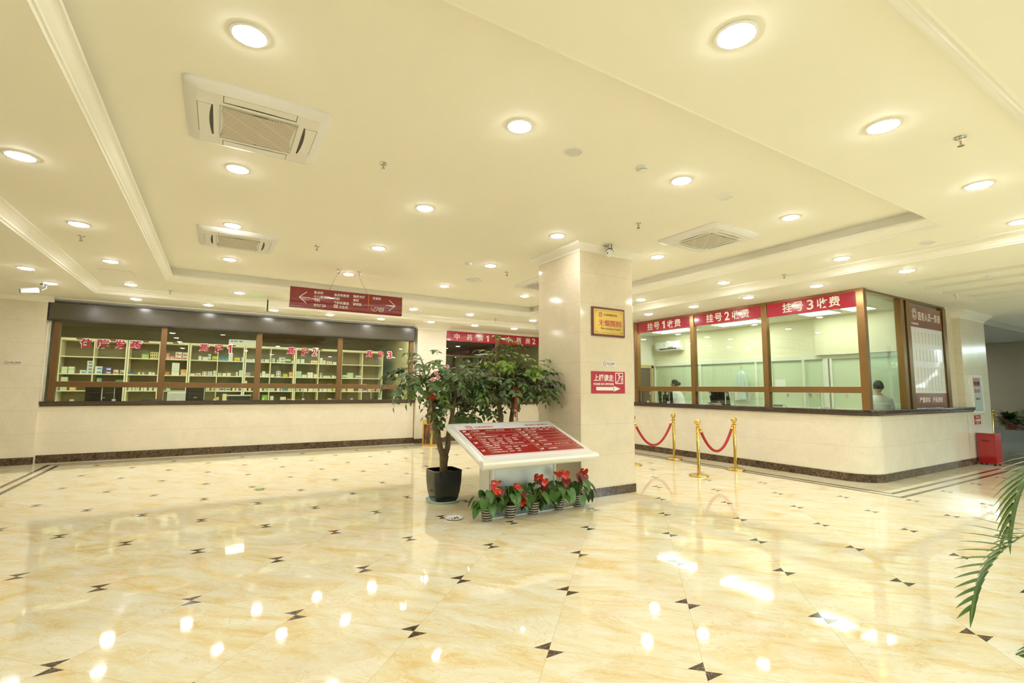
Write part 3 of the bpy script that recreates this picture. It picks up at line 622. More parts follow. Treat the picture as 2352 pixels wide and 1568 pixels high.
BOXES=[(1,-1.629,0.141,0.053,2,'gr'),(1,-1.459,0.175,0.08,2,'cb'),(1,-1.141,0.065,0.145,1,'pk'),(1,-1.068,0.101,0.079,1,'pk'),(1,-0.956,0.131,0.09,2,'wr'),(1,-0.808,0.126,0.088,2,'wr'),(1,-0.472,0.066,0.051,2,'w'),(1,-0.383,0.113,0.083,1,'w'),(1,-0.264,0.058,0.08,2,'wt'),(1,-0.176,0.109,0.107,1,'yg'),(1,-0.041,0.072,0.118,1,'te'),(1,0.043,0.067,0.118,1,'te'),(1,0.116,0.064,0.121,1,'te'),(1,0.186,0.096,0.07,3,'w'),(1,0.321,0.128,0.09,1,'ye'),(1,0.483,0.048,0.108,1,'w'),(1,0.582,0.136,0.062,1,'cr'),(1,0.742,0.05,0.07,1,'w'),(1,0.935,0.074,0.066,1,'wb'),(1,1.035,0.11,0.075,1,'w'),(1,1.207,0.076,0.053,2,'wd'),(1,1.326,0.041,0.078,1,'w'),(1,1.382,0.151,0.067,2,'wb'),(1,1.539,0.136,0.098,1,'yn'),(1,1.701,0.077,0.059,1,'w'),(1,1.822,0.087,0.056,2,'wg'),(1,1.919,0.107,0.057,2,'wg'),(1,2.202,0.175,0.084,1,'wo'),(1,2.433,0.076,0.082,2,'w'),(1,2.516,0.073,0.099,1,'w'),(1,2.613,0.15,0.075,1,'wp'),(1,2.783,0.105,0.062,1,'wg'),(2,-3.062,0.108,0.05,3,'wl'),(2,-2.945,0.108,0.051,3,'wl'),(2,-2.733,0.11,0.079,1,'wb'),(2,-2.617,0.122,0.074,4,'wb'),(2,-2.473,0.13,0.087,2,'wb'),(2,-2.299,0.125,0.08,2,'pu'),(2,-2.131,0.085,0.1,1,'wr'),(2,-2.008,0.112,0.098,1,'wn'),(2,-1.843,0.081,0.066,1,'nb'),(2,-1.672,0.04,0.058,1,'wy'),(2,-1.59,0.036,0.053,1,'w'),(2,-1.465,0.054,0.063,1,'w'),(2,-1.398,0.053,0.058,1,'w'),(2,-1.135,0.084,0.084,1,'br'),(2,-1.01,0.15,0.101,3,'w'),(2,-0.823,0.145,0.146,1,'or'),(2,-0.628,0.097,0.049,1,'w'),(2,-0.507,0.1,0.058,1,'wr'),(2,-0.363,0.086,0.052,2,'wd'),(2,-0.251,0.097,0.053,2,'wt'),(2,-0.13,0.057,0.133,1,'w'),(2,-0.02,0.026,0.074,1,'w'),(2,0.019,0.028,0.075,1,'w'),(2,0.069,0.087,0.071,1,'wl'),(2,0.177,0.08,0.083,1,'w'),(2,0.378,0.039,0.108,1,'w'),(2,0.447,0.089,0.158,1,'w'),(2,0.595,0.112,0.054,2,'py'),(2,0.934,0.039,0.084,1,'wd'),(2,0.987,0.075,0.145,1,'w'),(2,1.068,0.102,0.081,1,'w'),(2,1.202,0.08,0.033,2,'w'),(2,1.338,0.098,0.08,2,'wd'),(2,1.515,0.096,0.078,1,'yg'),(2,1.651,0.111,0.072,2,'or'),(2,1.824,0.14,0.167,1,'pg'),(2,1.981,0.124,0.07,1,'w'),(2,2.128,0.136,0.141,1,'w'),(2,2.292,0.092,0.093,1,'wy'),(2,2.444,0.071,0.144,1,'gy'),(2,2.546,0.197,0.053,1,'pg'),(2,2.786,0.057,0.066,1,'w'),(2,2.864,0.037,0.054,1,'w'),(2,3.073,0.129,0.08,1,'wn'),(2,3.212,0.161,0.077,2,'pg'),(2,3.456,0.164,0.077,1,'wt'),(3,-3.05,0.113,0.303,1,'pg'),(3,-2.887,0.107,0.136,1,'or'),(3,-2.425,0.09,0.145,2,'dg'),(3,-2.246,0.118,0.108,1,'wo'),(3,-2.111,0.023,0.133,1,'wr'),(3,-2.082,0.125,0.251,1,'dg'),(3,-1.946,0.059,0.247,1,'w'),(3,-1.828,0.055,0.136,1,'w'),(3,-1.752,0.04,0.136,1,'w'),(3,-1.698,0.074,0.149,1,'pg'),(3,-1.59,0.046,0.138,1,'w'),(3,-1.534,0.055,0.139,1,'w'),(3,-1.438,0.068,0.152,1,'pg'),(3,-1.341,0.068,0.141,1,'w'),(3,-1.101,0.095,0.122,1,'dg'),(3,-0.3,0.047,0.141,1,'cr'),(3,-0.247,0.054,0.142,1,'cr'),(3,-0.147,0.039,0.143,1,'w'),(3,-0.102,0.045,0.143,1,'wr'),(3,-0.034,0.046,0.144,1,'w'),(3,0.026,0.105,0.157,1,'wn'),(3,0.163,0.106,0.146,1,'wt'),(3,0.318,0.058,0.147,1,'cr'),(3,0.399,0.058,0.148,1,'w'),(3,0.479,0.067,0.149,1,'wn'),(3,0.597,0.049,0.266,1,'w'),(3,0.69,0.057,0.151,1,'cr'),(3,0.938,0.069,0.083,1,'w'),(3,1.047,0.086,0.096,1,'gr'),(3,1.14,0.043,0.085,1,'wb'),(3,1.191,0.118,0.085,1,'pg'),(3,1.368,0.068,0.093,1,'w'),(3,1.461,0.039,0.087,1,'pk'),(3,1.506,0.124,0.081,1,'te'),(3,1.637,0.12,0.082,1,'pg'),(3,1.848,0.087,0.084,1,'cr'),(3,1.974,0.159,0.091,1,'w'),(3,2.171,0.114,0.195,1,'cr'),(3,2.304,0.083,0.087,1,'cr'),(3,2.463,0.071,0.088,1,'w'),(3,2.558,0.099,0.095,1,'w'),(3,2.675,0.115,0.213,1,'pg'),(3,2.82,0.078,0.09,1,'yg'),(3,3.088,0.087,0.086,1,'cr'),(3,3.241,0.156,0.088,1,'wy'),(3,3.548,0.096,0.083,1,'wp'),(3,3.687,0.098,0.219,1,'wn'),(3,3.83,0.112,0.085,1,'cr'),(3,3.952,0.062,0.085,1,'wp'),(3,4.081,0.087,0.086,1,'wp'),(4,-0.031,0.059,0.232,1,'ye'),(4,0.107,0.091,0.155,2,'wy'),(4,1.017,0.132,0.278,1,'gr'),(4,1.211,0.084,0.254,1,'cr'),(4,1.465,0.137,0.232,1,'cr'),(4,1.638,0.138,0.18,1,'or'),(4,2.702,0.099,0.19,1,'cy'),(4,2.84,0.069,0.159,1,'cr')]
random.seed(11); count = {}
for row, x, wd, h, n, c in BOXES:
    ci = max(k for k in range(6) if CAB[k] <= x + .03); x = max(x, CAB[ci] + .034)
    bay = 0 if x + wd / 2 < CAB[ci] + .61 else 1
    if bay == 0: wd = min(wd, CAB[ci] + .597 - x)
    else: x = max(x, CAB[ci] + .624); wd = min(wd, CAB[ci] + 1.183 - x)
    key = (row, ci); count[key] = count.get(key, 0) + 1
    sname = ('', 'upper', 'middle', 'lower', 'bottom')[row]; d = min(.16, max(.05, wd * .9))
    for i in range(n):
        z = SHZ[row] + i * h; y = YS + .045 + random.uniform(0, .02)
        r = thing('medicine_box', None, 'box', (x, y, z), 0, 'medicine boxes on the pharmacy shelves')
        lay = '' if n == 1 else (', lower of two' if (n == 2 and i == 0) else ', upper of two' if n == 2 else ', %s up in stack' % ORD[i])
        r['label'] = '%s carton, %s along %s shelf, %s unit%s' % (NAMES[c], ORD[count[key] - 1], sname, ORD[ci], lay)
        MB().box(0, wd, 0, d, .0004, h - .0008).build('carton', 'box_' + c, r)
        pr = 'print_' + c; p = MB()
        if PAL[c][1]:
            if c in ('wl', 'wg'): p.box(-.0006, wd * .14, -.001, d * .9, .004, h * .96)
            elif c in ('cb', 'wd'):
                for q in range(4 if wd > .12 else 2):
                    m_ = 4 if wd > .12 else 2; p.box(wd * (q + .3) / m_, wd * (q + .68) / m_, -.0012, 0, h * .28, h * .74)
            elif c in ('wb', 'pu'): p.box(wd * .30, wd * .92, -.0012, 0, h * .18, h * .62)
            elif c == 'yn': p.box(0, wd, -.0012, 0, .002, h * .42)
            else: p.box(wd * .1, wd * .9, -.0012, 0, h * .12, h * .40).box(wd * .1, wd * .45, -.0012, 0, h * .58, h * .72)
        else:
            pr = 'paper_grey'; p.box(wd * .15, wd * .8, -.001, 0, h * .52, h * .60).box(wd * .15, wd * .55, -.001, 0, h * .34, h * .40)
        p.build('print', pr, r)
# wall air conditioner on the shelf tops, led panel
def split_ac(loc, rz, label, w_=.86):
    o = thing('wall_air_conditioner', label, 'air conditioner', loc, rz)
    pr = [(0, .28), (-.17, .27), (-.195, .22), (-.195, .08), (-.15, .015), (0, 0)]
    MB().extrude(pr, 0, w_).build('casing', 'white_plastic', o, bevel=.01)
    MB().box(.16, w_ - .12, -.197, -.14, .045, .078).build('outlet_vent', 'dark_trim', o); MB().box(.14, w_ - .10, -.215, -.15, .03, .04).build('flap', 'white_plastic', o)
    MB().box(.30, .37, -.1975, -.19, .13, .23).build('energy_sticker', 'blue_cloth', o); MB().box(.48, .66, -.1975, -.19, .088, .108).build('display', 'dark_trim', o)
    return o
def led_panel(x, y, z, sx, sy, label):
    o = thing('ceiling_panel_light', label, 'light', (x, y, z), 0, 'square light panels')
    MB().box(-sx / 2, sx / 2, -sy / 2, sy / 2, -.012, 0).build('frame', 'white_plastic', o); MB().box(-sx / 2 + .015, sx / 2 - .015, -sy / 2 + .015, sy / 2 - .015, -.016, -.0121).build('diffuser', 'led_panel', o); return o
led_panel(.70, 15.55, 2.998, .6, .5, 'bright ceiling panel light deep in the pharmacy room')
for k, x in enumerate((-2.6, -.9, .8, 2.4, 3.9)): led_panel(x, 13.05, 2.998, 1.2, .6, 'unseen panel light added to light the pharmacy shelves, %s from the left' % ORD[k])  # added out of sight above the fascia to light the shelf fronts
for k, (x, y) in enumerate(((18.2, 6.6), (18.2, 8.6), (18.2, 10.6), (16.0, 7.6), (16.0, 9.6))): led_panel(x, y, 2.93, 1.2, .6, 'unseen panel light added to brighten the side hall, %s one' % ORD[k])  # lamps added behind the column to brighten the grey side hall
for k, (y, w_) in enumerate(((8.80, 1.15), (6.92, 1.15), (5.12, .60), (4.42, .42))): led_panel(10.40, y, 2.998, .5, w_, 'bright ceiling panel light inside the ticket kiosk, %s from the corner' % ORD[3 - k])
o = thing('long_carton', 'long white carton with green and blue print lying on the pharmacy shelf tops', 'carton', (.17, YS + .06, 2.5005))
MB().box(0, .78, 0, .24, 0, .155).build('body', 'cool_white', o, bevel=.01)
MB().box(.05, .09, -.0012, 0, .085, .125).build('green_mark', 'leaf_bright', o); MB().box(.11, .20, -.0012, 0, .09, .12).box(.24, .31, -.0012, 0, .085, .125).build('blue_print', 'print_wb', o)
# pharmacy desk
def desk(name, x0, x1, y0, y1, z, label, m='door_wood', loc=(0, 0, 0)):
    o = thing(name, label, 'desk', loc); MB().box(x0, x1, y0, y1, z - .04, z).build('desktop', m, o)
    for x in (x0 + .05, x1 - .05, (x0 + x1) / 2): MB().box(x - .03, x + .03, y0 + .04, y1 - .04, 0, z - .04).build('leg_panel', m, o)
    return o
desk('work_desk', -2.6, 4.2, 12.55, 13.15, .95, 'long work desk behind the pharmacy windows', 'shelf_cream')
def monitor(loc, rz, label, w_=.46, h=.30, tilt=0):
    o = thing('computer_monitor', label, 'monitor', loc, rz, 'monitors seen from behind')
    X = T(0, 0, .10) @ RX(tilt)
    MB().box(-w_ / 2, w_ / 2, -.0, .025, 0, h, X=X).build('screen_housing', 'black_plastic', o, bevel=.006)
    MB().box(-w_ * .38, w_ * .38, -.03, .0, h * .06, h * .62, X=X).build('back_bulge', 'black_plastic', o, bevel=.01)
    b = MB(); b.box(-.03, .03, -.032, -.0305, h * .30, h * .36, X=X); b.build('label_plate', 'paper_grey', o)
    MB().box(-.03, .03, -.02, .01, .01, .15).build('neck', 'black_plastic', o); MB().box(-.11, .11, -.09, .09, 0, .012).build('foot', 'black_plastic', o); return o
monitor((-1.98, 12.72, .95), 0, 'large black monitor back in the first pharmacy bay', .58, .37)
monitor((-.42, 12.78, .95), 0, 'black monitor back in the second pharmacy bay', .36, .37)
def printer(loc, label, w_=.40, rz=0, body='black_plastic', cat='printer'):
    o = thing('desk_printer', label, 'printer', loc, rz); MB().box(-w_ / 2, w_ / 2, -.15, .15, 0, .17).build('body', body, o, bevel=.012)
    MB().box(-w_ * .4, w_ * .4, -.19, -.15, .05, .065).build('paper_tray', 'off_white_plastic', o); MB().box(-w_ * .36, w_ * .36, -.10, .10, .17, .19).build('lid', 'grey_rubber', o); return o
printer((-1.22, 12.82, .95), 'low black printer beside the monitor in the first pharmacy bay', .38)
o = thing('printer_stand', 'grey and red boxy machine in the second pharmacy bay', 'machine', (.42, 12.85, .95)); MB().box(-.22, .22, -.15, .15, 0, .16).build('lower_body', 'brick_red', o, bevel=.01); MB().box(-.22, .22, -.15, .15, .16, .25).build('upper_body', 'grey_rubber', o, bevel=.01); MB().box(-.24, .24, -.17, .15, .25, .275).build('paper_tray', 'paper', o)
o = thing('paper_stack', 'loose white sheets on the desk beside the monitor', 'paper', (-1.60, 12.50 + .12, .95))
for k in range(4): MB().box(-.12, .12, -.09, .09, .001 + k * .02, .018 + k * .02, X=RZ(.2 * k)).build('sheet_bundle', 'paper', o)
o = thing('backrest_chair', 'pale grey office chair back in the second pharmacy bay', 'chair', (-.80, 13.55, 0))
MB().box(-.20, .20, .16, .20, .62, 1.28).build('backrest', 'paper_grey', o, bevel=.02); MB().box(-.23, .23, -.22, .22, .46, .54).build('seat', 'grey_fabric', o, bevel=.02); MB().tube([(0, 0, .06), (0, 0, .46)], .03).build('post', 'chrome', o); MB().box(-.25, .25, -.03, .03, .0, .06).box(-.03, .03, -.25, .25, .0, .06).build('base', 'black_plastic', o)

# ---- kiosk room
KBX = 11.13
struct(MB().box(KBX, KBX + .15, 3.9, 10.25, 2.18, 3.0).box(KBX - .10, KBX, 3.9, 5.56, 2.18, 3.0), 'wall_kiosk_back', 'kiosk_wall', 'cream wall above the frosted partition inside the kiosk', 'wall')
kd = MB().box(8.8, 10.22, 10.2, 10.35, 0, 3.0).box(11.06, 11.2, 10.2, 10.35, 0, 3.0).box(10.22, 11.06, 10.2, 10.35, 2.12, 3.0)
struct(kd, 'wall_kiosk_left', 'soft_white_paint', 'white end wall with a doorway inside the kiosk', 'wall')
struct(MB().box(8.8, 12.5, 3.8, 10.3, 3.0, 3.04), 'ceiling_kiosk', 'soft_white_paint', 'white ceiling of the ticket kiosk', 'ceiling')
struct(MB().box(10.22, 10.30, 10.17, 10.21, 0, 2.12).box(10.98, 11.06, 10.17, 10.21, 0, 2.12).box(10.22, 11.06, 10.17, 10.21, 2.05, 2.14), 'trim_7', 'door_wood', 'yellow wood door frame at the back of the kiosk', 'door frame')
struct(MB().box(10.30, 10.98, 10.22, 10.26, 0, 2.05), 'door_1', 'door_dark', 'dark brown door at the back of the kiosk', 'door')
pa = thing('office_partition', 'frosted green glass partition with white frame inside the kiosk', 'partition', (KBX, 0, 0))
MB().box(-.04, .04, 3.75, 10.2, 2.10, 2.175).build('top_rail', 'partition_white', pa); MB().box(-.04, .04, 3.75, 10.2, .0, .10).box(-.045, .0, 3.75, 10.2, 1.02, 1.06).build('bottom_rail', 'partition_white', pa)
PY = [10.16, 8.56, 6.97, 6.60, 5.86, 5.40, 5.29, 4.0]
for a, y in enumerate(PY): MB().box(-.045, .045, y - (.05 if a in (5,) else .022), y + (.05 if a in (5,) else .022), 0, 2.11).build('stile', 'partition_white', pa)
for a, b in zip(PY, PY[1:]):
    if a - b > .2: MB().box(.0, .012, b, a, .08, 2.10).build('frosted_pane', 'frosted_glass', pa)
split_ac((KBX, 9.97, 2.52), -PI / 2, 'white wall air conditioner above the frosted partition in the kiosk', .88)
for y0, y1, z0, z1, lab in ((7.62, 7.38, 1.17, 1.46, 'left white notice sheet taped low on the frosted partition'), (7.37, 7.13, 1.17, 1.46, 'right white notice sheet taped low on the frosted partition'), (6.53, 6.28, 1.42, 1.67, 'white notice sheet on the frosted sliding door')):
    tag(MB().box(KBX - .052 if y0 > 7 else KBX - .01, KBX - .049 if y0 > 7 else KBX - .002, y1, y0, z0, z1).build('notice_sheet', 'paper'), lab, 'paper')
o = thing('hanging_coat', 'pale blue white coat hanging at the frosted partition', 'coat', (KBX - .12, 7.30, 1.40))
gm = MB(); rr_ = ((.50, .04, .03), (.44, .09, .045), (.38, .115, .05), (.15, .10, .045), (-.12, .10, .045), (-.20, .11, .045)); gv = []
for z, a, b in rr_: gv += [(b * math.cos(2 * PI * k / 16) - .0, a * math.sin(2 * PI * k / 16), z) for k in range(16)]
gm.add(gv, [(q * 16 + k, q * 16 + (k + 1) % 16, q * 16 + 16 + (k + 1) % 16, q * 16 + 16 + k) for q in range(5) for k in range(16)]); gm.build('garment', 'blue_cloth', o, smooth=True)
for sy in (1, -1): MB().tube([(-.01, sy * .09, .41), (-.02, sy * .14, .18), (-.02, sy * .15, .0)], [.035, .032, .028], 10).build('sleeve', 'blue_cloth', o, smooth=True)
MB().tube([(0, 0, .54), (0, 0, .60)], .006).build('hook', 'chrome', o)
desk('work_desk', 9.02, 9.62, 4.3, 8.5, .98, 'work desk along the kiosk windows', 'partition_white')
monitor((9.12, 8.02, .98), -PI / 2, 'black monitor back in the first kiosk window', .42, .30, .12)
monitor((9.12, 6.55, .98), -PI / 2, 'black monitor back in the middle kiosk window', .46, .31, .25)
for y, lab, w_, dz, m_ in ((7.68, 'small grey card reader beside the first kiosk monitor', .14, .12, 'paper_grey'), (7.42, 'flat grey green tray at the first kiosk window', .34, .10, 'frosted_glass')):
    o = thing('desk_device', lab, 'device', (9.10, y, .98), -PI / 2); MB().box(-w_ / 2, w_ / 2, -.08, .08, 0, dz).build('body', m_, o, bevel=.008); MB().box(-w_ * .35, w_ * .35, -.083, -.08, dz * .3, dz * .7).build('front_panel', 'grey_rubber', o)
o = thing('document_pile', 'white papers and folders at the far end of the first kiosk window', 'paper', (9.12, 8.36, .98))
for k in range(5): MB().box(-.09, .09, -.05, .05, .001 + k * .022, .02 + k * .022, X=RZ(.12 * k - .2)).build('folder', 'paper' if k % 2 else 'paper_grey', o)
o = thing('desk_phone', 'white desk telephone and camera at the middle kiosk window', 'telephone', (9.14, 6.98, .98), -PI / 2)
MB().box(-.10, .12, -.07, .08, 0, .05).build('base', 'white_plastic', o, bevel=.01); MB().box(-.10, -.05, -.08, .09, .055, .085).build('handset', 'white_plastic', o, bevel=.01); MB().ball((.06, 0, .09), .035, 12).build('camera_head', 'white_plastic', o, smooth=True); MB().lathe([(.015, 0), (.015, .01)], 12, 0, T(.06, -.036, .09) @ RX(PI / 2)).build('camera_lens', 'black_plastic', o)
o = thing('document_pile', 'thin white papers before the middle kiosk monitor', 'paper', (8.98, 6.55, 1.121), .3)
MB().box(-.05, .05, -.10, .10, .0005, .012).build('sheet_bundle', 'paper', o); MB().box(-.05, .05, -.08, .10, .0125, .024, X=RZ(.3)).build('sheet_bundle', 'paper', o)
for k, (x, y, lab) in enumerate(((10.05, 6.05, 'grey mesh office chair behind the middle kiosk window'), (10.1, 7.55, 'grey office chair behind the first kiosk window'))):
    o = thing('office_chair', lab, 'chair', (x, y, 0), -PI / 2); MB().box(-.23, .23, .18, .215, .60, 1.12).build('backrest', 'grey_fabric', o, bevel=.02); MB().box(-.24, .24, -.24, .22, .46, .54).build('seat', 'grey_fabric', o, bevel=.03)
    MB().tube([(0, 0, .05), (0, 0, .46)], .03).build('post', 'chrome', o); MB().tube([(0, .2, .50), (0, .235, .70)], .02).build('back_bracket', 'black_plastic', o)
    for q in range(5): MB().tube([(0, 0, .06), (.28 * math.cos(q * 1.257), .28 * math.sin(q * 1.257), .035)], [.03, .018]).build('leg', 'black_plastic', o)
# ---- people in the kiosk
def person(loc, rz, label, height=1.62, lean=.0, arms=((.24, .28, .98), (-.24, .28, .98)), hair_long=False):
    o = thing('person', label, 'person', loc, rz); s = height / 1.62
    me = bpy.data.meshes.new('body'); J = {}
    P = [(0, 0, .86, .115), (0, lean * .3, 1.02, .105), (0, lean * .7, 1.20, .125), (0, lean, 1.315, .10), (0, lean * 1.15, 1.37, .048), (0, lean * 1.3 + .01, 1.425, .05)]
    E_ = [(i, i + 1) for i in range(5)]
    for sx in (1, -1):
        b = len(P); P += [(sx * .085, 0, .80, .085), (sx * .09, -.01, .44, .055), (sx * .09, .02, .07, .036), (sx * .09, -.13, .035, .03)]; E_ += [(0, b), (b, b + 1), (b + 1, b + 2), (b + 2, b + 3)]
        hx, hy, hz = arms[0] if sx > 0 else arms[1]; hy = -hy
        b = len(P); P += [(sx * .16, lean, 1.29, .055), (sx * .21, lean - .06, 1.06, .042), ((hx + sx * .21) / 2, (hy + lean - .06) / 2, (hz + 1.03) / 2, .034), (hx, hy, hz, .024)]; E_ += [(3, b), (b, b + 1), (b + 1, b + 2), (b + 2, b + 3)]
        hb_ = b + 3
        for k in range(5):
            b = len(P); fx = (k - 2) * .016; ln = (.05, .075, .082, .076, .06)[k]; dx = fx * (1.8 if k == 0 else 1.2)
            P += [(hx + fx, hy - .035, hz - .006, .0095), (hx + dx, hy - .035 - ln, hz - .022, .0075)]; E_ += [(hb_, b), (b, b + 1)]
    me.from_pydata([(x * s, y * s, z * s) for x, y, z, r in P], E_, []); ob = bpy.data.objects.new('body', me); COL.objects.link(ob)
    sk = ob.modifiers.new('skin', 'SKIN')
    for i, v in enumerate(me.skin_vertices[0].data): v.radius = (P[i][3] * s * (1.25 if i in (1, 2, 3) else 1), P[i][3] * s); v.use_root = (i == 0)
    su = ob.modifiers.new('sub', 'SUBSURF'); su.levels = 1; su.render_levels = 1
    bpy.context.view_layer.update()
    m2 = bpy.data.meshes.new_from_object(ob.evaluated_get(bpy.context.evaluated_depsgraph_get())); bpy.data.objects.remove(ob); bpy.data.meshes.remove(me)
    hy0 = (lean * 1.45) * s; hz0 = 1.515 * s
    bm = bmesh.new(); bm.from_mesh(m2); bpy.data.meshes.remove(m2)
    # head with jaw, nose, ears joined into the body mesh
    hm = bmesh.ops.create_uvsphere(bm, u_segments=20, v_segments=14, radius=1)['verts']
    for v in hm:
        x, y, z = v.co; jaw = 1 - .22 * max(0, -z); f = 1.0
        if y < -.6 and abs(x) < .22 and -.35 < z < .15: f = 1.16
        v.co = Vector((x * .074 * jaw * s, y * .094 * f * jaw * s + hy0, z * .112 * s + hz0))
    for sx in (1, -1):
        e = bmesh.ops.create_uvsphere(bm, u_segments=8, v_segments=6, radius=1)['verts']
        for v in e: v.co = Vector((v.co.x * .012 * s + sx * .075 * s, v.co.y * .02 * s + hy0 + .01, v.co.z * .03 * s + hz0 - .005))
    me2 = bpy.data.meshes.new('body'); bm.to_mesh(me2); bm.free()
    me2.materials.append(M('skin')); me2.materials.append(M('coat_white')); me2.materials.append(M('trousers'))
    for p in me2.polygons:
        z = p.center.z / s; ax = abs(p.center.x) / s
        hand = any((p.center - Vector((a[0] * s, -a[1] * s, a[2] * s))).length < .10 for a in arms)
        p.material_index = 0 if (z > 1.375 or hand) else (1 if z > .62 else 2); p.use_smooth = True
    bo = bpy.data.objects.new('body', me2); COL.objects.link(bo); bo.parent = o
    h = MB(); vs = []; fs = []
    for i in range(11):
        th = PI * .62 * i / 10
        for j in range(20):
            a = 2 * PI * j / 20; cut = 1.0; t2 = th
            if math.sin(a) < -.35: t2 = min(th, PI * .33)
            vs.append((math.sin(t2) * math.cos(a) * .083 * s, math.sin(t2) * math.sin(a) * .103 * s + hy0 + .006, math.cos(t2) * .122 * s + hz0 + .008))
    for i in range(10):
        for j in range(20): k = (j + 1) % 20; fs.append((i * 20 + j, i * 20 + k, i * 20 + 20 + k, i * 20 + 20 + j))
    h.add(vs, fs); h.ball((0, hy0 + .115 * s, hz0 + .02), .042 * s, 12); h.build('hair', 'hair', o, smooth=True)
    ey = MB()
    for sx in (1, -1): ey.ball((sx * .028 * s, hy0 - .083 * s, hz0 + .004), .010 * s, 8)
    ey.build('eyes', 'black_plastic', o, smooth=True)
    MB().box(-.022 * s, .022 * s, hy0 - .083 * s, hy0 - .074 * s, hz0 - .056 * s, hz0 - .046 * s).build('mouth', 'anthurium_maroon', o, bevel=.003)
    cl = MB(); ring = []
    for k, (z, rx, ry, yo) in enumerate(((.60, .20, .155, .0), (.84, .185, .145, 0), (1.02, .165, .135, lean * .3), (1.20, .185, .142, lean * .7), (1.305, .165, .12, lean), (1.36, .075, .07, lean * 1.1))):
        ring += [(rx * s * math.cos(2 * PI * j / 20), ry * s * math.sin(2 * PI * j / 20) + yo * s, z * s) for j in range(20)]
    cl.add(ring, [(k * 20 + j, k * 20 + (j + 1) % 20, k * 20 + 20 + (j + 1) % 20, k * 20 + 20 + j) for k in range(5) for j in range(20)])
    cl.build('white_coat', 'coat_white', o, smooth=True)
    return o
person((9.96, 8.28, 0), 3.5, 'person with dark hair in a white coat standing inside the first kiosk window', 1.66, -.10)
person((10.35, 4.14, 0), 2.1, 'person in a white coat behind the glazed side of the kiosk', 1.60, -.06)

# ================================================================== CEILING FIXTURES
def downlight(x, y, z, label, first=[None], r=.085, group='recessed ceiling downlights'):
    if first[0] is None:
        o = thing('ceiling_light', label, 'light', (x, y, z), 0, group)
        MB().lathe([(r + .020, 0), (r + .018, -.006), (r + .002, -.009), (r, -.003), (r - .004, -.003)], 32, cap=False).build('trim_ring', 'white_plastic', o, smooth=True)
        MB().lathe([(r, -.004), (r * .86, -.013), (r * .6, -.020), (r * .3, -.0235), (1e-4, -.0245)], 20, cap=False).build('lens', 'lamp_lens', o, smooth=True)
        first[0] = o; return o
    return dup(first[0], (x, y, z), None, label, group)
rowsY = ['nearest', 'second', 'third', 'farthest']; colsX = ['leftmost', 'second from left', 'third from left', 'rightmost']
for j, y in enumerate((2.96, 4.93, 6.74, 8.61)):
    for i, x in enumerate((.04, 1.84, 3.65, 5.50)):
        downlight(x, y, ZT, 'round downlight in the raised tray ceiling, %s row, %s' % (rowsY[j], colsX[i]))
for k, y in enumerate((1.35, 3.15, 5.01, 6.84, 8.67, 10.50)): downlight(-1.40, y, ZS, 'round downlight in the left ceiling band beside the tray, %s from the front' % ORD[k])
for k, x in enumerate((.24, 1.26, 2.40, 3.63, 5.04, 6.84)): downlight(x, 10.30, ZS, 'round downlight in the ceiling band before the pharmacy, %s from the left' % ORD[k])
for k, y in enumerate((1.44, 3.12, 4.88, 6.70, 8.5)): downlight(6.98, y, ZS, 'round downlight in the ceiling band before the kiosk, %s from the front' % ORD[k])
for k, x in enumerate((.35, 2.10, 3.68, 5.44)): downlight(x, 1.35, ZS, 'round downlight in the near ceiling band overhead, %s from the left' % ORD[k])
for k, y in enumerate((9.22, 10.39)): downlight(-2.40, y, ZO, 'round downlight in the low outer ceiling at far left, %s the pharmacy' % ('farther from', 'nearer to')[k])
for k, x in enumerate((-1.42, -.26, .92, 2.06, 3.22, 4.41, 5.62, 6.82)): downlight(x, 11.38 if x < 4 else 11.2, ZO, 'round downlight in the low ceiling along the pharmacy fascia, %s from the left' % ORD[k])
for k, y in enumerate((7.37, 6.20, 5.05, 3.91, 2.75)): downlight(7.90, y, ZO, 'round downlight in the low ceiling along the kiosk front, %s from the column' % ORD[k])
for k, (x, y) in enumerate(((-1.4, -.6), (1.0, -.6), (3.4, -.6), (5.8, -.6), (7.9, .9), (8.0, -1.2), (2.2, -2.6), (5, -2.6), (10.6, 1.2), (12.6, 1.2))): downlight(x, y, ZO, 'unseen round downlight added to light the entrance side, %s one' % ORD[k])  # out of view, added because the near part of the hall needs light

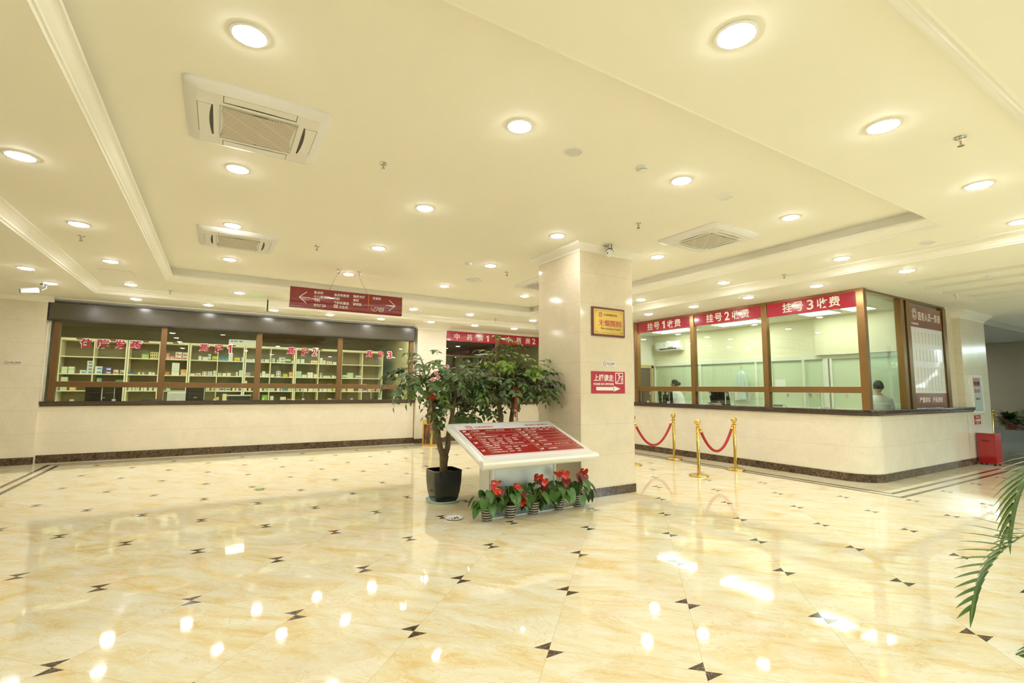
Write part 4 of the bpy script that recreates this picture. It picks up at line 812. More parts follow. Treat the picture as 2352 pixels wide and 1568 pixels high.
def rounded(w_, r, n=6):
    pts = []
    for cx, cy, a0 in ((w_ - r, w_ - r, 0), (-w_ + r, w_ - r, 90), (-w_ + r, -w_ + r, 180), (w_ - r, -w_ + r, 270)):
        for k in range(n + 1): a = math.radians(a0 + 90 * k / n); pts.append((cx + r * math.cos(a), cy + r * math.sin(a)))
    return pts
def cassette(x, y, label, first=[None]):
    if first[0]: return dup(first[0], (x, y, ZT), None, label)
    o = thing('ceiling_air_conditioner', label, 'air conditioner', (x, y, ZT), 0, 'square cassette air conditioners')
    f = MB(); rings = [(rounded(.46, .05), 0), (rounded(.46, .05), -.012), (rounded(.445, .05), -.03), (rounded(.385, .05), -.048)]
    n = len(rings[0][0]); f.add([(a, b, z) for r_, z in rings for a, b in r_], [(k * n + i, k * n + (i + 1) % n, k * n + n + (i + 1) % n, k * n + n + i) for k in range(3) for i in range(n)])
    # flat face with the intake opening and four slots left open
    holes = [(-.25, .25, -.25, .25)] + [h for s in (-1, 1) for h in ((min(s * .29, s * .385), max(s * .29, s * .385), -.23, .23), (-.23, .23, min(s * .29, s * .385), max(s * .29, s * .385)))]
    f.grid_rects((-.385, .385, -.385, .385), holes, -.048)
    f.build('panel', 'off_white_plastic', o, smooth=True)
    g = MB(); N = 10; e = []
    for k in range(4 * N):
        q, t = divmod(k, N); u = -1 + 2 * t / N; bow = .225 + .02 * (u * u) ; p = (bow, u * .225) if q == 0 else (-u * .225, bow) if q == 1 else (-bow, -u * .225) if q == 2 else (u * .225, -bow)
        e.append(p)
    MB().grid_rects((-.25, .25, -.25, .25), [], -.046).build('intake_frame', 'off_white_plastic', o)
    g.prism(e, -.054, -.047); g.build('intake_grille', 'intake_grille', o)
    MB().box(-.252, .252, -.252, -.246, -.052, -.044).box(-.252, .252, .246, .252, -.052, -.044).box(-.252, -.246, -.25, .25, -.052, -.044).box(.246, .252, -.25, .25, -.052, -.044).build('intake_seam', 'dark_trim' if False else 'paper_grey', o)
    for a in range(4):
        X = RZ(a * PI / 2)
        MB().box(.285, .39, -.235, .235, -.040, -.030, X=X).build('outlet_slot', 'dark_trim', o)
        v = MB(); pts = []
        for k in range(9):
            u = -1 + 2 * k / 8; pts.append((.300 + .015 * (1 - u * u) if a % 2 == 0 else .300 + .006 * (1 - u * u), u * .226))
        v.prism(pts + [(.382, .226), (.382, -.226)], -.049, -.043, 0, X); v.build('louver', 'off_white_plastic', o)
    MB().box(-.05, .05, -.238, -.232, -.0545, -.052).box(-.02, .0, .232, .238, -.0545, -.052).build('badge', 'grey_rubber', o)
    first[0] = o; return o
cassette(.15, 4.0, 'big square air conditioner in the tray ceiling nearest the viewer at left')
cassette(.12, 7.38, 'square air conditioner in the tray ceiling, farther one at left')
cassette(5.35, 3.95, 'square air conditioner in the tray ceiling to the right of the column')
cassette(5.20, 7.40, 'square air conditioner half hidden behind the column')

def sprinkler(x, y, z, label, first=[None]):
    if first[0]: return dup(first[0], (x, y, z), None, label)
    o = thing('sprinkler', label, 'sprinkler', (x, y, z), 0, 'fire sprinkler heads')
    MB().lathe([(.036, 0), (.034, -.006), (.014, -.010), (.012, -.006)], 20).build('escutcheon', 'chrome', o, smooth=True)
    MB().tube([(0, 0, -.005), (0, 0, -.03)], .010).tube([(.009, 0, -.03), (.014, 0, -.045), (.003, 0, -.062)], .003).tube([(-.009, 0, -.03), (-.014, 0, -.045), (-.003, 0, -.062)], .003).build('frame_arms', 'chrome', o)
    MB().tube([(0, 0, -.03), (0, 0, -.058)], .0035).build('bulb', 'bow_red', o); MB().lathe([(.020, -.060), (.020, -.063)], 16).build('deflector', 'chrome', o)
    first[0] = o; return o
for x, y, z, l in ((1.14, 4.12, ZT, 'sprinkler in the tray ceiling right of the nearest air conditioner'), (4.18, 4.03, ZT, 'sprinkler in the tray ceiling between the column and the right air conditioner'), (1.08, 7.11, ZT, 'sprinkler in the tray ceiling above the hanging sign, left of its wires'), (4.10, 6.98, ZT, 'sprinkler in the tray ceiling left of the column'),
                   (-1.48, 7.38, ZS, 'sprinkler in the left ceiling band behind the second downlight'), (-.86, 10.82, ZS, 'sprinkler in the ceiling band near the far left tray corner'), (4.30, 1.14, ZS, 'large looking sprinkler in the near ceiling band at upper right'), (7.26, 4.05, ZS, 'sprinkler in the ceiling band above the middle kiosk window'),
                   (10.55, 3.02, ZO, 'sprinkler beside the ceiling slots over the kiosk side'), (8.38, 8.15, ZO, 'sprinkler in the low ceiling over the first kiosk window'), (1.63, 8.37, ZT, 'small sprinkler above the hanging sign at its left wire'), (1.96, 8.34, ZT, 'small sprinkler above the hanging sign at its right wire'), (5.9, 10.6, ZS, 'sprinkler in the ceiling band over the herbal pharmacy')):
    sprinkler(x, y, z, l)
def detector(x, y, z, label, first=[None]):
    if first[0]: return dup(first[0], (x, y, z), None, label)
    o = thing('smoke_detector', label, 'smoke detector', (x, y, z), 0, 'smoke detectors'); MB().lathe([(.052, 0), (.052, -.012), (.047, -.03)], 24).build('base', 'white_plastic', o, smooth=True)
    MB().lathe([(.038, -.030), (.036, -.040)], 24).build('vent_ring', 'grey_rubber', o); MB().lathe([(.045, -.034), (.034, -.046), (.0001, -.048)], 24, cap=False).build('dome', 'white_plastic', o, smooth=True); first[0] = o; return o
detector(3.13, 2.96, ZT, 'white smoke detector in the tray ceiling right of the round speaker'); detector(3.27, 6.78, ZT, 'white smoke detector in the tray ceiling above the hanging sign side'); detector(9.14, 2.24, ZO, 'white smoke detector among the ceiling slots at right')
def speaker(x, y, z, label, front='lens_off', first={}):
    o = thing('ceiling_speaker', label, 'speaker', (x, y, z), 0, 'round ceiling speakers'); MB().lathe([(.092, 0), (.090, -.006), (.074, -.010), (.070, -.003)], 32, cap=False).build('rim', 'white_plastic', o, smooth=True)
    MB().lathe([(1e-4, -.005), (.072, -.005)], 28, cap=False).build('grille', front, o); return o
speaker(2.43, 3.06, ZT, 'round grey ceiling speaker in the tray above the column'); speaker(4.34, 2.99, ZT, 'round cream ceiling speaker left of the right air conditioner', 'off_white_plastic'); speaker(7.07, 2.24, ZS, 'round grey ceiling speaker in the band before the kiosk corner'); speaker(3.79, 10.33, ZS, 'round pale ceiling speaker to the right of the hanging sign', 'off_white_plastic')
o = thing('wireless_access_point', 'small white wireless box on the tray ceiling left of the column', 'router', (3.88, 7.80, ZT), .6); MB().prism(rounded(.11, .03), -.03, 0).build('casing', 'white_plastic', o, bevel=.008); MB().lathe([(.012, -.032), (.012, -.03)], 12).build('indicator', 'paper_grey', o)
o = thing('access_hatch', 'rectangular access hatch in the left ceiling band', 'hatch', (-1.44, 9.52, ZS), 0, kind=None)
MB().box(-.205, .205, -.215, .215, -.004, 0).build('frame', 'paper_grey', o); MB().box(-.20, .20, -.21, .21, -.006, -.0035).build('panel', 'ivory_ceiling_paint', o)
# ---- hanging direction sign
hs = thing('hanging_sign', 'long dark red direction sign hanging from the ceiling', 'sign', (.915, 8.5, 2.71))
pr = [(.03, 0), (-.012, 0), (-.028, .05), (-.036, .12), (-.038, .17), (-.036, .22), (-.028, .29), (-.012, .34), (.03, .34)]
MB().extrude(pr, 0, 1.85).build('panel', 'deep_red', hs, smooth=True)
MB().box(-.006, 0, -.034, .03, .0, .34).box(1.85, 1.856, -.034, .03, 0, .34).build('end_cap', 'brick_red', hs)
def fy(v): return -.040 + .030 * (2 * v - 1) ** 2 * .6
t = MB()
def row(s, u, v, h=.046, w=None): add_text(MB(), s, u * 1.85, (1 - v) * .34, h, w, 0, .016, fy(v) - .001, align='LEFT').build('direction_text', 'letter_white', hs)
for s, u, v in (('急诊科', .192, .20), ('小儿输液厅', .192, .40), ('外科', .192, .60), ('发热门诊', .192, .82), ('急诊抢救室', .365, .22), ('内科', .365, .41), ('外科处置室', .365, .61), ('卫生间', .41, .81), ('输液大厅', .535, .20), ('骨科', .535, .40), ('留观室', .535, .60), ('放射科', .715, .20)): row(s, u, v)
def bar(mb, a, b, r, y0, y1):
    d = (Vector((b[0], 0, b[1])) - Vector((a[0], 0, a[1]))).normalized(); nx, nz = -d.z * r, d.x * r
    mb.add([(a[0] + nx, y0, a[1] + nz), (b[0] + nx, y0, b[1] + nz), (b[0] - nx, y0, b[1] - nz), (a[0] - nx, y0, a[1] - nz), (a[0] + nx, y1, a[1] + nz), (b[0] + nx, y1, b[1] + nz), (b[0] - nx, y1, b[1] - nz), (a[0] - nx, y1, a[1] - nz)], [(0, 1, 2, 3), (4, 5, 6, 7), (0, 1, 5, 4), (1, 2, 6, 5), (2, 3, 7, 6), (3, 0, 4, 7)])
for tip, e in ((.13, 1), (1.73, -1)):
    t = MB()
    for d in ((.115, .095), (.115, -.095), (.17, 0)): bar(t, (tip, .17), (tip + e * d[0], .17 + d[1]), .005, -.042, -.036)
    t.build('arrow', 'letter_white', hs)
t = MB()
for cx in (1.36, 1.475):
    for k in range(24):
        a, b = 2 * PI * k / 24, 2 * PI * (k + 1) / 24; bar(t, (cx + .052 * math.cos(a), .095 + .052 * math.sin(a)), (cx + .052 * math.cos(b), .095 + .052 * math.sin(b)), .003, -.036, -.033)
for a, b in (((1.325, .07), (1.345, .07)), ((1.345, .07), (1.36, .09)), ((1.36, .09), (1.375, .09)), ((1.375, .09), (1.385, .11)), ((1.385, .11), (1.40, .115)), ((1.345, .10), (1.375, .12)), ((1.44, .07), (1.51, .07)), ((1.44, .07), (1.44, .11)), ((1.51, .07), (1.51, .11)), ((1.44, .11), (1.51, .11)), ((1.46, .08), (1.46, .10)), ((1.475, .08), (1.475, .10)), ((1.49, .08), (1.49, .10)), ((1.46, .122), (1.49, .122)),
             ((.68, .045), (.68, .095)), ((.68, .095), (.74, .095)), ((.74, .095), (.74, .045)), ((.74, .045), (.68, .045)), ((.71, .05), (.71, .09))): bar(t, a, b, .0032, -.036, -.033)
for cx in (.695, .725): t.box(cx - .006, cx + .006, -.036, -.033, .05, .075); t.ball((cx, -.034, .083), .006, 8)
t.build('pictograms', 'letter_white', hs); MB().box(1.247, 1.255, -.042, -.034, .055, .315).build('divider_line', 'orange_line', hs)
MB().tube([(.735, 0, .68), (.60, 0, .34)], .0025).tube([(1.05, 0, .68), (1.24, 0, .34)], .0025).build('hanging_wire', 'grey_rubber', hs)
o = thing('exit_sign', 'thin black exit sign seen edge on, hanging above the pharmacy fascia', 'sign', (.735, 10.5, 2.90), -.07); MB().box(-.012, .012, -.17, .17, 0, .19).build('housing', 'black_plastic', o, bevel=.003)
MB().box(-.014, -.012, -.15, .15, .03, .16).build('lit_face', 'exit_green', o); MB().tube([(0, .0, .19), (0, 0, ZS - 2.90)], .004).build('hanger', 'chrome', o)
# ---- cameras
o = thing('security_camera', 'white bullet security camera on the ceiling at far left', 'camera', (-2.52, 10.55, ZO), 0)
MB().lathe([(.045, 0), (.045, -.012)], 20).build('mount_plate', 'grey_rubber', o); MB().tube([(0, 0, -.01), (-.01, 0, -.06), (-.05, .02, -.09)], .012).build('arm', 'chrome', o)
X = T(-.11, .03, -.12) @ RZ(.1) @ RY(-.14); MB().box(-.16, .06, -.04, .04, -.036, .036, X=X).build('housing', 'cool_white', o, bevel=.012); MB().box(-.165, -.158, -.034, .034, -.032, .032, X=X).build('front_glass', 'black_plastic', o); MB().box(-.175, .05, -.046, .046, .034, .042, X=X).build('sun_shield', 'cool_white', o)
MB().tube([(.02, .05, 0), (.035, .03, -.06), (-.02, .02, -.10)], .003).build('cable', 'white_plastic', o)
o = thing('security_camera', 'white turret security camera on the ceiling at the column', 'camera', (4.49, 4.87, ZT), 0)
MB().lathe([(.05, 0), (.05, -.012)], 20).build('mount_plate', 'chrome', o); MB().tube([(0, 0, -.01), (0, 0, -.07)], .018).build('arm', 'chrome', o); MB().tube([(.03, 0, -.005), (.05, 0, -.06), (.03, 0, -.08)], .005).build('cable', 'grey_rubber', o)
MB().ball((0, 0, -.115), .062, 20).build('ball_housing', 'cool_white', o, smooth=True)
f = Vector((-4.49, -4.87, 1.416 - ZT)).normalized(); q = f.to_track_quat('Z', 'Y').to_matrix().to_4x4()
MB().lathe([(.054, .03), (.050, .048)], 24, 0, T(0, 0, -.115) @ q).build('faceplate', 'off_white_plastic', o); MB().lathe([(.016, .048), (.015, .056)], 16, 0, T(0, 0, -.115) @ q @ T(-.02, 0, 0)).lathe([(.006, .048), (.006, .05)], 12, 0, T(0, 0, -.115) @ q @ T(.022, 0, 0)).build('lens', 'black_plastic', o)
pts = [(.066 * math.cos(a), .066 * math.sin(a)) for a in [math.radians(d) for d in range(15, 166, 10)]]
cp = MB()
for a, b in zip(pts, pts[1:]): cp.add([(a[0], a[1], -.02), (b[0], b[1], -.02), (b[0], b[1], .045), (a[0], a[1], .045)], [(0, 1, 2, 3)], 0, T(0, 0, -.115) @ q)
cp.build('brow_shield', 'grey_rubber', o)

# ================================================================== WALL SIGNS
o = thing('wall_plaque', 'framed gold no smoking hospital plaque on the column', 'plaque', (4.58, CY0, 2.34))
MB().box(-.30, .30, -.022, 0, -.20, .20).build('frame', 'mahogany', o, bevel=.004); MB().box(-.272, .272, -.026, -.021, -.172, .172).build('plate', 'gold_plate', o)
b = MB()
for x0, x1, z0, z1 in ((-.252, .252, .149, .152), (-.252, .252, -.152, -.149), (-.252, -.249, -.152, .152), (.249, .252, -.152, .152)): b.box(x0, x1, -.0268, -.026, z0, z1)
for sx in (1, -1):
    for sz in (1, -1):
        for k in range(3): b.box(min(sx * (.245 - .012 * k), sx * (.215 + .0 * k)), max(sx * (.245 - .012 * k), sx * (.215)), -.0268, -.026, sz * (.145 - .012 * k) - .002, sz * (.145 - .012 * k) + .002)
logo(b, -.155, .095, .036, -.0268); add_text(b, '乐清德康医院', .03, .10, .034, .25, 0, .004, -.0262); add_text(b, 'Non-smoking hospital', .03, -.095, .040, .36, 0, .0, -.0262)
b.build('fine_print', 'hair', o); t = MB(); add_text(t, '无烟医院', .02, -.015, .088, .42, 0, .012, -.0264); t.build('lettering', 'anthurium_maroon' if False else 'letter_red', o)
o = thing('small_wall_sign', 'small white no smoking sign on the column above the red sign', 'sign', (4.585, CY0, 1.765)); MB().box(-.125, .125, -.005, 0, -.035, .035).build('plate', 'cool_white', o)
def nosmoke(o, w_, h, col='letter_red'):
    t = MB(); x = -w_ * .3
    for k in range(20):
        a, b_ = 2 * PI * k / 20, 2 * PI * (k + 1) / 20; bar(t, (x + h * .36 * math.cos(a), h * .36 * math.sin(a)), (x + h * .36 * math.cos(b_), h * .36 * math.sin(b_)), h * .04, -.0062, -.005)
    bar(t, (x - h * .24, h * .24), (x + h * .24, -h * .24), h * .035, -.0062, -.005); add_text(t, '禁止吸烟', w_ * .14, h * .06, h * .40, w_ * .55, 0, .005, -.0052); add_text(t, 'No smoking', w_ * .14, -h * .30, h * .16, w_ * .36, 0, 0, -.0052)
    t.build('lettering', col, o)
nosmoke(o, .25, .07)
o = thing('small_wall_sign', 'small grey no smoking sign on the left wall', 'sign', (-3.175, 12.03, 1.815)); MB().box(-.125, .125, -.005, 0, -.034, .034).build('plate', 'silver_frame', o); nosmoke(o, .25, .07)
o = thing('direction_sign', 'red please go upstairs sign with white arrow on the column', 'sign', (4.575, CY0, 1.51)); MB().box(-.305, .305, -.006, 0, -.15, .15).build('plate', 'sign_red', o)
t = MB(); add_text(t, '上楼请走', -.085, .062, .088, .35, 0, .02, -.0065); add_text(t, 'PLEASE GO UPSTAIRS', -.085, -.022, .026, .36, 0, .03, -.0065)
t.box(-.22, .10, -.008, -.006, -.108, -.062); t.add([(.09, -.008, -.045), (.22, -.008, -.085), (.09, -.008, -.125)], [(0, 1, 2)])
for a, b_ in (((.13, .13), (.265, .13)), ((.265, .13), (.265, -.012)), ((.265, -.012), (.13, -.012)), ((.13, -.012), (.13, .13)), ((.14, .01), (.17, .01)), ((.17, .01), (.215, .085)), ((.215, .085), (.255, .085)), ((.19, .055), (.205, .115))): bar(t, a, b_, .006, -.008, -.006)
t.ball((.185, -.0065, .105), .012, 8); t.box(.235, .243, -.008, -.006, .0, .05); t.add([(.222, -.008, .045), (.256, -.008, .045), (.239, -.008, .068)], [(0, 1, 2)])
t.build('lettering', 'letter_white', o)
# fire hydrant cabinet, notice, thermostat on the end column
o = thing('fire_hydrant_cabinet', 'recessed white fire hydrant cabinet door on the end column', 'cabinet', (13.02, YK, .99))
MB().box(-.02, .02, -.02, 0, 0, .77).box(.52, .56, -.02, 0, 0, .77).box(.02, .52, -.02, 0, 0, .04).box(.02, .52, -.02, 0, .73, .77).build('frame', 'white_plastic', o); MB().box(.02, .52, -.012, -.002, .04, .73).build('door', 'frosted_pale', o) if 'frosted_pale' in MATS else MB().box(.02, .52, -.012, -.002, .04, .73).build('door', mat('frosted_pale', (.55, .66, .66), .2, coat=.5), o)
MB().box(.05, .42, -.0145, -.012, .53, .71).build('warning_label', 'sign_red', o); t = MB(); add_text(t, '消火栓', .24, .455, .085, .34, 0, .01, -.0135); add_text(t, '火警 119', .26, .29, .05, .24, 0, .01, -.0135); t.build('lettering', 'letter_red', o)
t = MB(); add_text(t, '禁止遮挡', .235, .60, .07, .32, 0, .01, -.016); t.build('label_lettering', 'hair', o)
o = thing('wall_notice', 'small red notice under the fire hydrant cabinet', 'notice', (13.18, YK, .86)); MB().box(-.17, .17, -.005, 0, -.09, .09).build('plate', 'sign_red', o); t = MB(); add_text(t, '消火栓', 0, .055, .03, .2, 0, 0, -.006); add_text(t, '使用说明', 0, -.01, .055, .28, 0, .01, -.006); add_text(t, '火警 119', 0, -.065, .025, .18, 0, 0, -.006); t.build('lettering', 'letter_white', o)
o = thing('thermostat', 'small white switch plate left of the fire hydrant cabinet', 'switch', (12.83, YK, 1.62)); MB().box(-.045, .045, -.012, 0, -.05, .05).build('plate', 'off_white_plastic', o, bevel=.003); MB().box(-.02, .02, -.016, -.012, -.02, .02).build('rocker', 'white_plastic', o)
# ================================================================== DIRECTORY BOARD
db = thing('directory_stand', 'tilted red and white floor directory on a silver pedestal', 'directory', (3.14, 4.95, 0))
MB().box(-.53, .61, -.20, .28, 0, .012).build('base_plate', 'silver_frame', db, bevel=.004)
MB().box(-.43, .40, -.085, .19, .012, .70).build('pedestal', 'silver_metal', db)
for x in (-.45, .40): MB().lathe([(.028, .012), (.028, .68)], 20, 0, T(x + .012, -.07, 0)).build('corner_post', 'silver_frame', db, smooth=True)
for x in (-.47, .40): MB().box(x, x + .04, -.05, .19, .012, .66).build('side_channel', 'silver_frame', db)
# sloping panel: local u across, v up the slope
LV = math.hypot(.96, .325); TA = math.atan2(.325, .96)
PX_ = T(0, -.46, .655) @ RX(TA)                       # origin = lower front edge, +y up the slope, +z out of the face
Wd = .775
MB(PX_).box(-Wd + .05, Wd - .05, .04, LV - .03, -.07, .0).build('panel_body', 'silver_frame', db)
for sx in (1, -1):
    X = PX_ @ T(sx * (Wd - .045), 0, -.035) @ RX(-PI / 2)
    MB().lathe([(.048, 0), (.048, LV)], 24, 0, X @ Matrix.Diagonal((1, .8, 1, 1))).build('side_rail', 'silver_frame', db, smooth=True)
pr = [(-.03, -.05), (-.03, -.015), (-.012, .004), (.05, .006), (.05, -.075), (-.01, -.08)]
MB(PX_).extrude(pr, -Wd + .0, Wd).build('front_rail', 'silver_frame', db, smooth=True); MB(PX_).box(-Wd + .04, Wd - .04, LV - .04, LV, -.07, .006).build('back_rail', 'silver_frame', db)
MB(PX_).box(-Wd + .075, Wd - .075, .05, LV - .035, .0, .0035).build('white_face', 'poster_white', db)
RX0, RX1, RY0, RY1 = -Wd + .09, Wd - .09, .15, LV - .19
MB(PX_).box(RX0, RX1, RY0, RY1, .0035, .005).build('red_face', 'directory_red', db); MB(PX_).box(RX0, RX1, RY0 - .022, RY0 - .016, .0035, .005).build('accent_line', 'orange_line', db)
t = MB(PX_)
def newrow():
    global t
    if t.v: t.build('row_lettering', 'letter_white', db)
    t = MB(PX_)
def dt(s, x, y, h, b=.012, w=None): add_text(t, s, x, y, h, w, 0, b, .0052, PX_, align='LEFT', flat=True, depth=.0008)
H_ = RY1 - RY0; xm = .07
def hl(x0, x1, y): t.box(x0, x1, y - .0008, y + .0008, .005, .0056)
Lrows = [('5F', 1.0, .875, ['产科病区', '新生儿科门诊', '新生儿科病区']), ('MF', .875, .755, ['产科VIP病区']), ('3F', .755, .62, ['产妇人保健病区', '妇保门诊', '产房', '产科病区']), ('2F', .62, .30, None), ('1F', .30, .02, None)]
for s, a, b_, ws in Lrows:
    newrow()
    y = RY0 + H_ * (a + b_) / 2; dt(s, RX0 + .03, y, .036, .02); t.box(RX0 + .122, RX0 + .1235, RY0 + H_ * b_ + .01, RY0 + H_ * a - .01, .005, .0056)
    if b_ > .05: hl(RX0 + .02, xm - .03, RY0 + H_ * b_)
    if ws:
        for k, q in enumerate(ws): dt(q, RX0 + .14 + (0 if k == 0 else .06 + .14 * k), y, .026 if k == 0 else .018, .014)
        for k in range(3): dt('—', 0, 0, .001) if False else None
for yy, ws in zip((.575, .51, .445, .38, .325), (['门诊大厅', '内科门诊', '妇科门诊', '外科门诊', '导医台'], ['检验科', '输血科', '口腔科', '体检中心', '收费处'], ['耳鼻喉科', '门诊手术室', '治疗室', '换药室'], ['功能科', '眼科门诊', '中医门诊', '皮肤科门诊', '儿科门诊'], ['心电图室', '胃镜室'])):
    newrow()
    for k, q in enumerate(ws): dt(q, RX0 + .14 + .108 * k, RY0 + H_ * yy, .019, .016)
for yy, ws in zip((.245, .165, .09), (['急诊抢救室', '药房', '挂号收费', '中药房', '输液大厅'], ['小儿输液厅', '骨科', '放射科', '留观室'], ['外科处置室', '发热门诊', '卫生间', '超市'])):
    newrow()
    for k, q in enumerate(ws): dt(q, RX0 + .14 + .108 * k, RY0 + H_ * yy, .019, .016)
Rrows = [('12F', 1.0, .855, None), ('11F', .855, .735, '手工之家'), ('10F', .735, .615, '手术室'), ('9F', .615, .49, '透析中心'), ('8F', .49, .34, '骨科病区'), ('7F', .34, .17, '综合病区'), ('6F', .17, .02, '妇科病区')]
for s, a, b_, q in Rrows:
    newrow()
    y = RY0 + H_ * (a + b_) / 2; dt(s, xm + .02, y, .036, .02); t.box(xm + .122, xm + .1235, RY0 + H_ * b_ + .01, RY0 + H_ * a - .01, .005, .0056)
    if b_ > .05: hl(xm + .01, RX1 - .02, RY0 + H_ * b_)
    if q: dt(q, xm + .14, y, .026, .014)
newrow()
dt('(儿科、内科、外科、五官科)', xm + .29, RY0 + H_ * .255, .018, .014)
newrow()
for k, q in enumerate(('会议室', '行政办公室', '院长室', '财务科', '医务质控科')): dt(q, xm + .14 + .092 * k, RY0 + H_ * .955, .018, .016)
newrow()
for k, q in enumerate(('党政办公室', '信息科', '护理部', '总务科')): dt(q, xm + .14 + .10 * k, RY0 + H_ * .895, .018, .016)
for xe, ys in ((xm - .045, (.94, .81, .69, .46)), (RX1 - .035, (.93, .79, .67, .58, .41, .25, .09))):
    for f_ in ys:
        y = RY0 + H_ * f_; newrow()
        for dx, dy in ((-.014, .014), (-.014, -.014)):
            a = Vector((xe, y)); b2 = Vector((xe + dx, y + dy)); d = (b2 - a).normalized() * .0015; nx, ny = -d.y, d.x
            t.add([(a.x + nx, a.y + ny, .0053), (b2.x + nx, b2.y + ny, .0053), (b2.x - nx, b2.y - ny, .0053), (a.x - nx, a.y - ny, .0053)], [(0, 1, 2, 3)])
newrow(); t.box(xm - .002, xm + .0005, RY0, RY1, .005, .0056); t.build('centre_line', 'letter_white', db)
h = MB(); add_text(h, '乐清德康医院', -.44, LV - .115, .034, .25, 0, .006, .0038, PX_, align='LEFT', flat=True, depth=.0008); add_text(h, '楼层科室索引', .28, LV - .115, .042, .36, 0, .01, .0038, PX_, align='LEFT', flat=True, depth=.0008)
add_text(h, 'YUEQING DEKANG HOSPITAL', -.44, LV - .145, .009, .25, 0, .0, .0038, PX_, align='LEFT', flat=True, depth=.0008)
logo(h, -.52, 0, .052, 0, 0, PX_ @ T(0, LV - .12, .0042) @ RX(-PI / 2)); h.build('title_lettering', 'letter_red', db)

# ================================================================== PLANTS
def leaf_shape(mb, X, L, W_, m=0, droop=.12):
    """pointed leaf blade along +y, folded a little at the midrib"""
    st = ((0, .0), (.22, .80), (.45, 1.0), (.72, .66), (1, 0)); v = []; 
    for t_, w_ in st:
        z = -droop * L * t_ * t_; v += [(-w_ * W_, t_ * L, z + .22 * w_ * W_), (0, t_ * L, z), (w_ * W_, t_ * L, z + .22 * w_ * W_)]
    f = []
    for k in range(4): b = 3 * k; f += [(b, b + 1, b + 4, b + 3), (b + 1, b + 2, b + 5, b + 4)]
    mb.add(v, f, m, X)
def spray(mb, tw, p, az, el, L, n, m, size):
    """compound leaf: arched rachis with paired leaflets"""
    X0 = T(*p) @ RZ(az) @ RX(el); pts = []
    for k in range(n + 1):
        u = k / n; y = L * u; z = -.55 * L * u * u; pts.append((0, y, z))
    W0 = [X0 @ Vector(q) for q in pts]; tw.tube(W0[::max(1, n // 3)], .0022, 4, cap=False)
    for k in range(1, n + 1):
        u = k / n; sl = math.atan2(-1.1 * u, 1)
        for sx in ((1, -1) if k < n else (0,)):
            s_ = size * random.uniform(.8, 1.15) * (1.1 - .35 * abs(u - .55))
            leaf_shape(mb, X0 @ T(*pts[k]) @ RX(sl + random.uniform(-.35, .15)) @ RZ(-sx * random.uniform(.8, 1.15)) @ RY(random.uniform(-.4, .4)), s_, s_ * .24, m, random.uniform(.1, .4))
